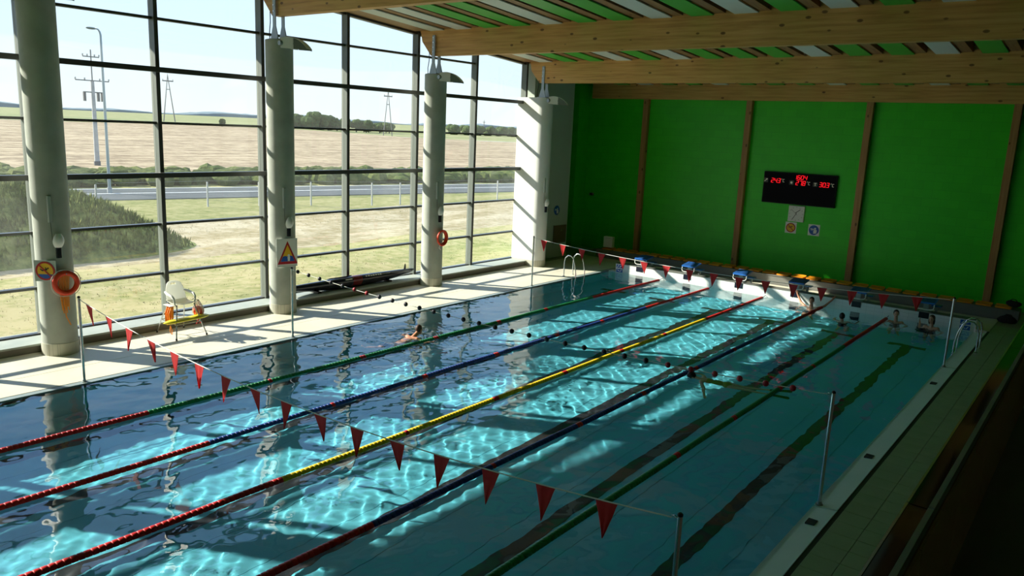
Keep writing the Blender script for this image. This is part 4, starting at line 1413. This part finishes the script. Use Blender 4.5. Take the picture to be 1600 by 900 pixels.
# orange throw line hanging on the left
t = thing('throw_line', (CX - 0.02, CY - 0.36, 0.25), 'bundle of orange throw line hanging on the left of the lifeguard chair', 'rope')
m = MB()
for k in range(9):
    oy, ox = -0.30 - 0.028 * (k % 3), -0.10 + 0.03 * k
    m.tube([(CX + ox, CY + oy + 0.05, 0.80), (CX + ox, CY + oy - 0.02, 0.62), (CX + ox + 0.01, CY + oy - 0.03, 0.40), (CX + ox + 0.02, CY + oy, 0.30 + 0.01 * k), (CX + ox + 0.02, CY + oy + 0.04, 0.5), (CX + ox, CY + oy + 0.06, 0.78)], 0.013, 6)
m.build('strands', 'rope_orange', t)
MB().tube([(CX + 0.1, CY - 0.34, 0.32), (CX + 0.14, CY - 0.37, 0.18), (CX + 0.16, CY - 0.34, 0.10), (CX + 0.13, CY - 0.31, 0.18)], 0.012, 6, closed=True).build('loop', 'rope_orange', t)
MB().box((CX - 0.16, CY - 0.36, 0.79), (CX + 0.16, CY - 0.24, 0.805)).build('holder', 'white_plastic', t)
# net with a red ball on the right
bc = Vector((CX + 0.1, CY + 0.40, 0.57))
t = thing('net_bag', bc - Vector((0, 0, 0.15)), 'white net with a red ball hanging on the right of the lifeguard chair', 'net bag')
MB().ball(bc, 0.13, None, 18, 12).build('ball', 'ring_orange', t, 60)
m = MB()
for k in range(10):
    a = 2 * PI * k / 10
    for dr in (1, -1):
        pts = []
        for q in range(9):
            u_ = q / 8
            if u_ < 0.6:
                pol = PI - (PI * 0.62) * (u_ / 0.6)
                r, z = 0.137 * math.sin(pol), 0.137 * math.cos(pol)
            else:
                w = (u_ - 0.6) / 0.4
                r, z = 0.127 * (1 - w) + 0.015, 0.05 + 0.24 * w
            aa = a + dr * 0.7 * u_
            pts.append(bc + Vector((r * math.cos(aa), r * math.sin(aa), z)))
        m.tube(pts, 0.0055, 5)
m.build('net', 'net_white', t)
MB().tube([bc + Vector((0, 0, 0.28)), bc + Vector((-0.02, -0.1, 0.33)), bc + Vector((0.0, -0.16, 0.31))], 0.008, 6).build('cord', 'net_white', t)

# ================================================================== kayak on the sill
t = thing('kayak', (-3.95, -10.4, 0.235), 'dark kayak with a red middle lying on the sill below the windows', 'kayak')
ky0, ky1 = -13.05, -7.72
def hull_pt(u, p):
    y = ky0 + (ky1 - ky0) * u
    k = math.sin(PI * u) ** 0.62
    w, h = 0.25 * k + 0.008, 0.20 * math.sin(PI * u) ** 0.45 + 0.012
    up = 0.05 * (2 * u - 1) ** 4
    cz_ = 0.235 + 0.21 + up
    zz = h * math.sin(p)
    if math.sin(p) > 0:
        zz *= 0.62
    rot = math.radians(24)
    a, b = w * math.cos(p), zz
    return (-3.88 + a * math.cos(rot) - b * math.sin(rot), y, cz_ + a * math.sin(rot) + b * math.cos(rot))
def hull_part(u0, u1, n, name, mat, grow=0.0):
    V, F = [], []
    for a in range(n + 1):
        u_ = u0 + (u1 - u0) * a / n
        for b in range(20):
            V.append(hull_pt(min(max(u_, 0.002), 0.998), 2 * PI * b / 20))
    for a in range(n):
        for b in range(20):
            F.append((a * 20 + b, (a + 1) * 20 + b, (a + 1) * 20 + (b + 1) % 20, a * 20 + (b + 1) % 20))
    F += [tuple(range(20)), tuple(n * 20 + b for b in range(19, -1, -1))]
    return MB().add(V, F).build(name, mat, t, 50)
hull_part(0.0, 0.46, 20, 'stern_hull', 'navy_hull')
hull_part(0.46, 0.53, 5, 'red_band', 'hull_red')
h2 = hull_part(0.53, 1.0, 20, 'bow_hull', 'navy_hull')
ck = [Vector(hull_pt(0.40 + 0.085 * math.cos(a) , PI / 2 - 0.75 * math.sin(a))) + Vector((-0.01, 0, 0.012)) for a in [2 * PI * k / 24 for k in range(24)]]
MB().tube(ck, 0.014, 8, closed=True).build('cockpit_rim', 'black_plastic', t)
fp = Vector(hull_pt(0.925, PI / 2))
MB().add([fp + Vector(q) for q in ((-0.008, -0.05, -0.01), (0.008, -0.05, -0.01), (0.008, 0.05, -0.01), (-0.008, 0.05, -0.01), (-0.006, -0.005, 0.17), (0.006, -0.005, 0.17), (0.006, 0.04, 0.17), (-0.006, 0.04, 0.17))],
         [(0, 3, 2, 1), (4, 5, 6, 7), (0, 1, 5, 4), (1, 2, 6, 5), (2, 3, 7, 6), (3, 0, 4, 7)]).build('fin', 'black_plastic', t)
def decal(u0, u1, p0, p1, name, mat, parent, off=0.004):
    V, F = [], []
    n = 8
    for a in range(n + 1):
        for p in (p0, p1):
            q = Vector(hull_pt(u0 + (u1 - u0) * a / n, p))
            V.append(q + Vector((off, 0, off * 0.2)))
    for a in range(n):
        F.append((2 * a, 2 * a + 2, 2 * a + 3, 2 * a + 1))
    MB().add(V, F).build(name, mat, parent)
d0 = 0.555
for w, g in ((0.012, 0.006), (0.016, 0.006), (0.012, 0.005), (0.016, 0.005), (0.014, 0.006), (0.012, 0.004), (0.016, 0.005)):
    decal(d0, d0 + w, -0.05, 0.28, 'white_lettering', 'sign_white', t)
    d0 += w + g
decal(0.67, 0.76, 0.02, 0.07, 'white_stripe', 'sign_white', t)
decal(0.40, 0.45, -0.12, 0.02, 'white_lettering', 'sign_white', t)
for yy in (-11.9, -9.0):
    MB().box((-4.1, yy - 0.06, 0.235), (-3.66, yy + 0.06, 0.29)).build('rest_block', 'black_plastic', t)

# ================================================================== bathers
def fuse(m, name, mat, parent, voxel):
    """melt overlapping volumes into one continuous skin"""
    me = m.mesh(name, mat, None, wloc(parent))
    tmp = bpy.data.objects.new('tmp', me)
    C.objects.link(tmp)
    r = tmp.modifiers.new('r', 'REMESH')
    r.mode = 'VOXEL'
    r.voxel_size = voxel
    s_ = tmp.modifiers.new('s', 'SMOOTH')
    s_.iterations = 3
    s_.factor = 0.5
    bpy.context.view_layer.update()
    dg = bpy.context.evaluated_depsgraph_get()
    out = bpy.data.meshes.new_from_object(tmp.evaluated_get(dg))
    bpy.data.objects.remove(tmp)
    out.name = name
    out.shade_smooth()
    return link(name, out, parent)

def hand(m, wrist, d, n, side):
    d, n = Vector(d).normalized(), Vector(n).normalized()
    n = (n - d * n.dot(d)).normalized()
    s = d.cross(n) * side
    rot = Matrix((s, n, d)).transposed()
    w = Vector(wrist)
    m.ball(w + d * 0.05, (0.042, 0.017, 0.055), rot, 10, 8)
    for k, L in enumerate((0.068, 0.078, 0.072, 0.056)):
        b = w + d * 0.092 + s * (0.029 - 0.0195 * k)
        c1 = b + d * L * 0.5 - n * 0.006
        m.capsule(b, c1, 0.0095, 0.009, 8)
        m.capsule(c1, c1 + d * L * 0.45 - n * 0.018, 0.009, 0.0075, 8)
    b = w + d * 0.035 + s * 0.036
    c1 = b + d * 0.03 + s * 0.028
    m.capsule(b, c1, 0.012, 0.0105, 8)
    m.capsule(c1, c1 + d * 0.03 - n * 0.008, 0.0105, 0.009, 8)

def person(label, pelvis, chest, neck, head, face, up, arms, legs, skin='skin', hair='hair_dark', suit=None, long_hair=False, goggles=False, fins=False):
    """arms: [(elbow, wrist, hand_dir, hand_normal)] right, left; legs: [(knee, ankle)]"""
    pelvis, chest, neck, head = [Vector(q) for q in (pelvis, chest, neck, head)]
    face, up = Vector(face).normalized(), Vector(up).normalized()
    face = (face - up * face.dot(up)).normalized()
    rt = face.cross(up)
    t = thing('person', pelvis, label, 'person', 'people in the pool')
    spine = (chest - pelvis).normalized()
    sd = arms[0][4] if len(arms[0]) > 4 else rt
    sd = Vector(sd).normalized()
    m = MB()
    tr = Matrix((sd, spine.cross(sd), spine)).transposed()
    m.ball(chest, (0.165, 0.105, 0.17), tr, 16, 12)
    m.ball((chest + pelvis) / 2, (0.135, 0.092, 0.18), tr, 16, 12)
    m.ball(pelvis, (0.16, 0.11, 0.13), tr, 16, 12)
    m.capsule(neck - (neck - chest) * 0.4, neck + (head - neck) * 0.4, 0.062, 0.052)
    hr = Matrix((rt, face, up)).transposed()
    m.ball(head + up * 0.02, (0.074, 0.092, 0.105), hr, 16, 12)
    m.ball(head - up * 0.055 + face * 0.022, (0.055, 0.066, 0.062), hr, 14, 10)
    m.ball(head - up * 0.012 + face * 0.096, (0.014, 0.02, 0.028), hr, 8, 6)
    for s in (-1, 1):
        m.ball(head + rt * s * 0.076 - up * 0.005, (0.012, 0.022, 0.033), hr, 8, 6)
    for s, A in zip((1, -1), arms):
        sh_ = chest + (neck - chest) * 0.55 + sd * s * 0.175
        m.ball(sh_ - (neck - chest).normalized() * 0.01, 0.062, None, 12, 8)
        m.capsule(chest + sd * s * 0.08 + (neck - chest) * 0.4, sh_, 0.075, 0.06)
        m.capsule(sh_, A[0], 0.052, 0.041)
        m.capsule(A[0], A[1], 0.041, 0.029)
        hand(m, A[1], A[2], A[3], s)
    for s, Lg in zip((1, -1), legs):
        hip = pelvis + sd * s * 0.09 - spine * 0.06
        m.capsule(hip, Lg[0], 0.085, 0.056)
        m.capsule(Lg[0], Lg[1], 0.058, 0.036)
        dd = (Vector(Lg[1]) - Vector(Lg[0])).normalized()
        toe = Vector(Lg[1]) + (face * 0.6 + dd * 0.7).normalized() * 0.17
        m.capsule(Lg[1], toe, 0.04, 0.026)
    fuse(m, 'body', skin, t, 0.0125)
    # hair
    h = MB()
    h.ball(head + up * 0.034 - face * 0.016, (0.084, 0.096, 0.105), hr, 18, 14)
    cut = []
    vs_ = []
    for v in h.v:
        q = Vector(v) - head
        if q.dot(face) > 0.045 and q.dot(up) < 0.075:
            v = tuple(Vector(v) - face * (q.dot(face) - 0.045))
        vs_.append(v)
    h.v = vs_
    if long_hair:
        h.ball(head - face * 0.055 - up * 0.06, (0.075, 0.05, 0.10), hr, 12, 10)
        for s in (-1, 1):
            h.ball(head + rt * s * 0.07 - face * 0.015 - up * 0.05, (0.022, 0.05, 0.11), hr, 10, 8)
    h.build('hair', hair, t, 80)
    e = MB()
    for s in (-1, 1):
        e.ball(head + rt * s * 0.031 + face * 0.083 + up * 0.006, (0.012, 0.008, 0.008), hr, 8, 6)
    e.build('eyes', 'eye', t, 60)
    MB().ball(head + face * 0.082 - up * 0.062, (0.022, 0.008, 0.007), hr, 10, 6).build('mouth', 'lip', t, 60)
    if suit:
        q = MB()
        q.ball(chest - spine * 0.02, (0.172, 0.113, 0.13), tr, 16, 12)
        q.ball((chest + pelvis) / 2, (0.143, 0.10, 0.19), tr, 16, 12)
        q.ball(pelvis, (0.167, 0.118, 0.125), tr, 16, 12)
        for s in (-1, 1):
            q.capsule(chest + sd * s * 0.09 + spine * 0.05 + tr.col[1] * 0.09, chest + (neck - chest) * 0.72 + sd * s * 0.095, 0.02, 0.016)
        fuse(q, 'swimsuit', suit, t, 0.014)
    else:
        q = MB()
        q.ball(pelvis, (0.168, 0.119, 0.11), tr, 16, 12)
        for s, Lg in zip((1, -1), legs):
            hip = pelvis + sd * s * 0.09 - spine * 0.06
            q.capsule(hip, hip + (Vector(Lg[0]) - hip) * 0.45, 0.093, 0.082)
        fuse(q, 'swim_trunks', 'suit_dark', t, 0.014)
    if goggles:
        g = MB()
        for s in (-1, 1):
            g.ball(head + rt * s * 0.033 + face * 0.09 + up * 0.008, (0.026, 0.014, 0.018), hr, 10, 6)
        g.tube([head + hr @ Vector((0.083 * math.cos(a), 0.1 * math.sin(a), 0.012)) for a in [2 * PI * k / 20 for k in range(20)]], 0.006, 5, closed=True)
        g.build('goggles', 'black_plastic', t, 60)
    if fins:
        for s, Lg in zip((1, -1), legs):
            dd = (Vector(Lg[1]) - Vector(Lg[0])).normalized()
            fr_ = (Vector(Lg[1]) + dd * 0.05, sd, dd, sd.cross(dd))
            MB().prism([(-0.05, -0.02), (0.05, -0.02), (0.09, 0.42), (0.05, 0.46), (-0.05, 0.46), (-0.09, 0.42)], fr_, -0.01, 0.01).build('fin', 'black_plastic', t)
    return t

# breaststroke swimmer in the window lane, heading for the far wall, seen from behind
person('dark haired swimmer doing breaststroke in the lane by the windows', (1.12, -13.35, -0.22), (1.18, -12.92, -0.075), (1.20, -12.68, 0.045), (1.20, -12.56, 0.175), (0.05, 1, -0.15), (-0.02, 0.12, 1),
       [((1.62, -12.75, -0.12), (1.66, -12.45, -0.16), (-0.1, 1, -0.1), (0, 0, 1), (1, 0, 0)), ((0.76, -12.75, -0.12), (0.72, -12.45, -0.16), (0.1, 1, -0.1), (0, 0, 1))],
       [((1.35, -13.72, -0.42), (1.42, -14.05, -0.30)), ((0.92, -13.72, -0.42), (0.84, -14.05, -0.30))], skin='skin_tan', hair='hair_brown')
# bather with arms spread along the wall
person('bather with arms spread back along the end wall under a starting block', (7.36, -0.42, -0.62), (7.36, -0.30, -0.17), (7.36, -0.29, 0.05), (7.36, -0.33, 0.20), (0.15, -1, -0.1), (0, 0.05, 1),
       [((6.97, -0.16, 0.06), (6.78, -0.05, 0.31), (-0.3, 0.6, 0.7), (0, -0.6, 0.6), (-1, 0, 0)), ((7.74, -0.17, 0.05), (7.95, -0.05, 0.31), (0.3, 0.6, 0.7), (0, -0.6, 0.6))],
       [((7.25, -0.75, -1.0), (7.24, -0.6, -1.42)), ((7.47, -0.75, -1.0), (7.48, -0.6, -1.42))], skin='skin_tan', hair='hair_brown')
# bather in the fifth lane, back to us, low in the water
person('bather low in the water below the fifth starting block, back turned', (8.72, -1.5, -0.78), (8.70, -1.56, -0.30), (8.70, -1.55, -0.06), (8.68, -1.53, 0.09), (-0.3, 1, -0.1), (0, 0, 1),
       [((9.03, -1.4, -0.38), (9.08, -1.12, -0.28), (-0.2, 1, 0.1), (0, 0, 1), (1, 0.2, 0)), ((8.40, -1.4, -0.38), (8.38, -1.14, -0.28), (0.2, 1, 0.1), (0, 0, 1))],
       [((8.84, -1.36, -1.2), (8.84, -1.5, -1.46)), ((8.6, -1.36, -1.2), (8.58, -1.5, -1.46))], hair='hair_dark', suit='suit_dark')
# two women standing by the wall in the last lane, facing the camera
person('woman with dark hair in shoulder deep water left of the last block', (10.0, -0.55, -0.62), (10.02, -0.56, -0.13), (10.02, -0.55, 0.11), (10.01, -0.57, 0.27), (0.35, -1, -0.05), (0, 0, 1),
       [((9.70, -0.68, -0.18), (9.82, -0.98, -0.22), (0.5, -0.8, 0.1), (0, 0, 1), (-1, -0.2, 0)), ((10.36, -0.62, -0.18), (10.30, -0.95, -0.24), (-0.4, -0.9, 0.1), (0, 0, 1))],
       [((9.9, -0.7, -1.1), (9.9, -0.6, -1.46)), ((10.13, -0.7, -1.1), (10.13, -0.6, -1.46))], hair='hair_dark', suit='suit_dark')
person('woman with dark hair in dark swimsuit right of the last starting block', (11.02, -0.62, -0.60), (11.03, -0.63, -0.10), (11.03, -0.62, 0.14), (11.02, -0.65, 0.30), (-0.3, -1, -0.1), (0, 0, 1),
       [((10.72, -0.6, -0.16), (10.66, -0.36, 0.10), (-0.2, 0.6, 0.6), (-1, 0, 0), (-1, 0.1, 0)), ((11.36, -0.72, -0.2), (11.30, -1.02, -0.28), (-0.5, -0.8, 0), (0, 0, 1))],
       [((10.92, -0.78, -1.1), (10.92, -0.68, -1.46)), ((11.15, -0.78, -1.1), (11.14, -0.68, -1.46))], hair='hair_brown', suit='suit_dark', long_hair=True)
# snorkeller just below the surface
person('swimmer with dark goggles and fins stretched out just under the surface', (8.62, -10.25, -0.20), (8.22, -10.38, -0.12), (8.03, -10.44, -0.06), (7.90, -10.48, 0.0), (-0.35, -0.1, -1), (-1, -0.3, 0.35),
       [((8.28, -10.72, -0.35), (8.42, -10.98, -0.55), (0.4, -0.7, -0.6), (0, 0, 1), (-0.31, 0.95, 0)), ((7.98, -10.05, -0.16), (7.66, -10.02, -0.08), (-1, 0, 0), (0, 0, 1))][::-1],
       [((9.06, -10.06, -0.28), (9.46, -9.92, -0.20)), ((9.08, -10.26, -0.24), (9.48, -10.14, -0.30))], hair='hair_dark', suit='suit_green', goggles=True, fins=True)

# ================================================================== gallery parapet on the right
gx = 13.96
gp = thing('gallery_parapet', (gx, -12, 0), 'dark gallery parapet with glossy brown capping along the right side', 'parapet')
MB().box((gx + 0.03, -30, DK), (gx + 0.2, 4.2, 2.3)).build('wall', 'parapet_dark', gp)
for a, b in ((-30, -19.62), (-19.6, -12.6), (-12.58, -5.6), (-5.58, 4.2)):
    MB().box((gx + 0.02, a, 2.30), (gx + 0.17, b, 2.39)).build('capping', 'cap_gloss', gp)
    MB().box((gx, a, 2.31), (gx + 0.02, b, 2.40)).build('edge_profile', 'steel', gp)
    MB().box((gx + 0.17, a, 2.30), (gx + 0.215, b, 2.405)).build('edge_profile', 'galv', gp)
for a in range(-30, 4, 2):
    MB().box((gx + 0.20, a + 0.006, 0.95), (gx + 0.225, a + 1.994, 2.2)).build('inner_panel', 'parapet_panel', gp)
gf = MB().box((gx + 0.2, -33, 0.7), (22, 4.2, 0.95))
gf.box((17, -33, 0.95), (22, 4.2, 1.5))
struct(gf.build('floor_gallery', 'bench_grey'))

# ================================================================== outside: mound, verge, fence, poles, trees
mx, my = lin(-30, -12, 60), lin(-45, 4, 120)
V, F = [], []
for a in mx:
    for b in my:
        h = mound(a, b)
        V.append((a, b, -0.42 + h + 0.05 * math.sin(5 * a + 3 * b) * min(1, h) + random.uniform(-0.04, 0.04) * min(1, h)))
n = len(my)
for i in range(len(mx) - 1):
    for j in range(n - 1):
        F.append((i * n + j, i * n + j + 1, (i + 1) * n + j + 1, (i + 1) * n + j))
o = MB().add(V, F).build('grass_mound', 'mound_grass')
if o.data.polygons[0].normal.z < 0:
    o.data.flip_normals()
o.data.shade_smooth()
tag(o, 'overgrown earth mound on the lawn outside the nearest windows', 'mound')

rg2 = random.Random(5)
def tufts(name, count, place, hmin, hmax, mat, label):
    m = MB()
    V, F = [], []
    k = 0
    while k < count:
        x, y, z, s = place()
        if z is None:
            continue
        for q in range(3):
            a = rg2.uniform(0, 2 * PI)
            w = rg2.uniform(0.03, 0.07) * s
            h = rg2.uniform(hmin, hmax) * s
            lx, ly = rg2.uniform(-0.4, 0.4) * h, rg2.uniform(-0.4, 0.4) * h
            ox, oy = rg2.uniform(-0.1, 0.1), rg2.uniform(-0.1, 0.1)
            i = len(V)
            V += [(x + ox - w * math.cos(a), y + oy - w * math.sin(a), z - 0.03), (x + ox + w * math.cos(a), y + oy + w * math.sin(a), z - 0.03), (x + ox + lx, y + oy + ly, z + h)]
            F.append((i, i + 1, i + 2))
        k += 1
    o = m.add(V, F).build(name, mat)
    tag(o, label, 'grass', kind='stuff')
def mp():
    x, y = rg2.uniform(-28, -13), rg2.uniform(-36, -2)
    h = mound(x, y)
    if h < 0.2 or (h < 0.45 and rg2.random() < 0.6):
        return x, y, None, 1
    return x, y, -0.42 + h, 1.0
tufts('mound_weeds', 9000, mp, 0.15, 0.38, 'mound_grass', 'rough weeds and tall grass growing over the earth mound')
def lp():
    x, y = rg2.uniform(-24, -6.6), rg2.uniform(-24, 40)
    if -20 < x < -13 and rg2.random() < 0.8:
        return x, y, None, 1
    return x, y, wob(x, y), 0.35
tufts('lawn_grass', 5000, lp, 0.06, 0.14, 'lawn', 'dry short grass on the lawn outside the glazing')

# verge hedge bank behind the road: many small leaf clumps
m = MB()
for k in range(2600):
    y = rg2.uniform(-60, 190)
    x = roadx(y) - rg2.uniform(6.5, 17)
    s = rg2.uniform(0.5, 1.2)
    m.ball((x, y, -0.2 + 0.25 * s), (0.9 * s, 1.3 * s, rg2.uniform(0.35, 0.8) * s), Matrix.Rotation(rg2.uniform(0, 3), 3, 'Z'), 6, 4)
m.v = [(a + rg2.uniform(-0.1, 0.1), b + rg2.uniform(-0.12, 0.12), c + rg2.uniform(-0.08, 0.1)) for a, b, c in m.v]
tag(m.build('roadside_scrub', 'hedge_leaf'), 'low dark green scrub along the far side of the road', 'scrub', kind='stuff')

# fence of concrete posts with wires
t = thing('wire_fence', (-27, 10, -0.3), 'wire fence on pale concrete posts in front of the road', 'fence')
fp_me = MB().bevbox((-0.045, -0.045, 0), (0.045, 0.045, 1.6), 0.01).mesh('fence_post', 'pole_concrete')
fy = [-22 + 2.75 * k for k in range(22)]
fx = lambda y: -29.6 + 0.175 * y if y > -10 else -31.4
fps = [(-31.2, -6), (-31.0, 0.8), (-30.0, 3.9), (-28.66, 7.07), (-26.73, 10.84), (-26.13, 13.0), (-25.7, 16.5), (-25.6, 20.0), (-25.1, 22.85), (-24.6, 26), (-24, 30)]
for a, b in fps:
    link('fence_post', fp_me, t, (a, b, -0.36))
for z in (0.3, 0.8, 1.3):
    MB().tube([(a, b, z) for a, b in fps], 0.006, 4).build('wire', 'galv', t)

# power pole with cross arms and switch gear
px, py = -69.5, 11.4
t = thing('power_pole', (px, py, -0.3), 'concrete power pole with cross arms and insulators beyond the road', 'pole')
MB().tube([(px, py, -0.6), (px, py, 8.3)], [0.26, 0.17], 10).build('shaft', 'pole_concrete', t, 60)
MB().tube([(px, py, 8.2), (px, py, 11.4)], 0.06, 8).build('mast', 'pole_dark', t)
MB().tube([(px, py, -0.6), (px, py, 0.25)], 0.32, 10).build('footing', 'pole_dark', t)
def arm(z, hw, slope=0.0):
    a = MB().box((px - 0.06, py - hw, z - 0.05), (px + 0.06, py + hw, z + 0.05)).build('cross_arm', 'pole_dark', t)
    for s in (-1, -0.45, 0.45, 1):
        MB().lathe([(0.05, 0), (0.09, 0.06), (0.05, 0.1), (0.09, 0.16), (0.04, 0.22)], (px, py + s * hw, z + 0.05), (0, 0, 1), 8).build('insulator', 'pole_concrete', a)
arm(10.7, 0.8)
arm(8.35, 1.65)
for s in (-0.85, 0.5, 0.9):
    MB().box((px - 0.1, py + s - 0.12, 6.3), (px + 0.1, py + s + 0.12, 7.2)).build('switch', 'pole_dark', t)
MB().box((px - 0.06, py - 0.95, 7.15), (px + 0.06, py + 1.0, 7.25)).build('cross_arm', 'pole_dark', t)
# street lamp
lx, ly = -41.3, -0.55
t = thing('street_lamp', (lx, ly, -0.3), 'slim grey street lamp with one curved arm beside the road', 'lamp post')
MB().tube([(lx, ly, -0.5), (lx, ly, 10.4), (lx, ly - 0.04, 10.6), (lx, ly - 0.14, 10.75), (lx, ly - 0.3, 10.8)], [0.11, 0.07, 0.06, 0.05, 0.045], 10).build('mast', 'galv', t, 60)
MB().ball((lx, ly - 0.6, 10.78), (0.15, 0.36, 0.08), None, 12, 8).build('lantern', 'alu_frame', t, 60)
MB().tube([(lx, ly, -0.45), (lx, ly, 0.1)], 0.16, 10).build('footing', 'pole_concrete', t)
# A shaped power poles on the ridge
def a_pole(x, y, z, h, label):
    t = thing('a_frame_pole', (x, y, z), label, 'pole', 'A-frame power poles on the fields')
    w = h * 0.14
    for s in (-1, 1):
        MB().tube([(x, y + s * w, z - 1), (x, y, z + h)], [0.22, 0.14], 6).build('leg', 'pole_dark', t)
    MB().box((x - 0.1, y - h * 0.13, z + h * 0.86), (x + 0.1, y + h * 0.13, z + h * 0.885)).build('cross_arm', 'pole_dark', t)
    MB().box((x - 0.1, y - w * 0.32, z + h * 0.68), (x + 0.1, y + w * 0.32, z + h * 0.695)).build('tie', 'pole_dark', t)
    for s in (-0.12, 0, 0.12):
        MB().lathe([(0.1, 0), (0.18, 0.2), (0.1, 0.4), (0.16, 0.6)], (x, y + s * h, z + h * (0.885 if s else 1.0)), (0, 0, 1), 6).build('insulator', 'pole_concrete', t)
a_pole(-300, 145.0, 2.9, 18.0, 'A-frame power pole on the skyline between the first two columns')
a_pole(-260, 229.5, 0.4, 20.0, 'A-frame power pole beside the tree line in front of the third column')
a_pole(-430, 500.0, -0.6, 12.5, 'small A-frame power pole seen through the last window bay')

# trees of the wood behind the field, each a crown on a trunk
rg3 = random.Random(9)
def tree(x, y, z, h, w, label, group):
    t = thing('tree', (x, y, z), label, 'tree', group)
    MB().tube([(x, y, z - 1), (x, y, z + h * 0.4)], [0.35, 0.2], 6).build('trunk', 'pole_dark', t)
    m = MB()
    for k in range(9):
        a = rg3.uniform(0, 2 * PI)
        r = w * rg3.uniform(0.05, 0.45)
        s = w * rg3.uniform(0.35, 0.55)
        m.ball((x + r * math.cos(a), y + r * math.sin(a), z + h * rg3.uniform(0.3, 0.82)), (s, s, s * 0.75), None, 10, 7)
    m.v = [(a + rg3.uniform(-0.3, 0.3), b + rg3.uniform(-0.3, 0.3), c + rg3.uniform(-0.3, 0.3)) for a, b, c in m.v]
    m.build('crown', 'tree_leaf', t)
NTH = ['first', 'second', 'third', 'fourth', 'fifth', 'sixth', 'seventh', 'eighth', 'ninth', 'tenth', 'eleventh', 'twelfth', 'thirteenth', 'fourteenth', 'fifteenth', 'sixteenth']
for k in range(16):
    u_ = k / 15
    y = 231 + 66 * u_
    h = 9.2 * (1 - 0.42 * u_) + rg3.uniform(-0.5, 0.6) + (1.2 if k == 1 else 0)
    tree(-330 + rg3.uniform(-6, 6), y, 0.0, h, h * 0.5 + 1.6, '%s dark green tree from the left in the wood behind the field' % NTH[k], 'wood behind the stubble field')
tree(-300, 299, 0.0, 6.5, 4.0, 'single round tree at the right end of the wood', 'lone trees on the skyline')
for k in range(9):
    tree(-360, 385 + 13 * k, -1.0, 7.5 + rg3.uniform(-1, 1), 7.0, '%s tree of the low belt seen right of the third column' % NTH[k], 'low tree belt on the right')
tree(-205, 110.0, 2.5, 1.9, 1.5, 'lone bush on the crest between the first two columns', 'lone trees on the skyline')
tree(-640, 110, 4.0, 12, 9.0, 'distant lone tree at the far left', 'lone trees on the skyline')

# ================================================================== light bent by the water reaches these surfaces
for o in RECV:
    o.cycles.is_caustics_receiver = True
for o in bpy.data.objects:
    if o.name.startswith(('body', 'swimsuit', 'swim_trunks')):
        o.cycles.is_caustics_receiver = True
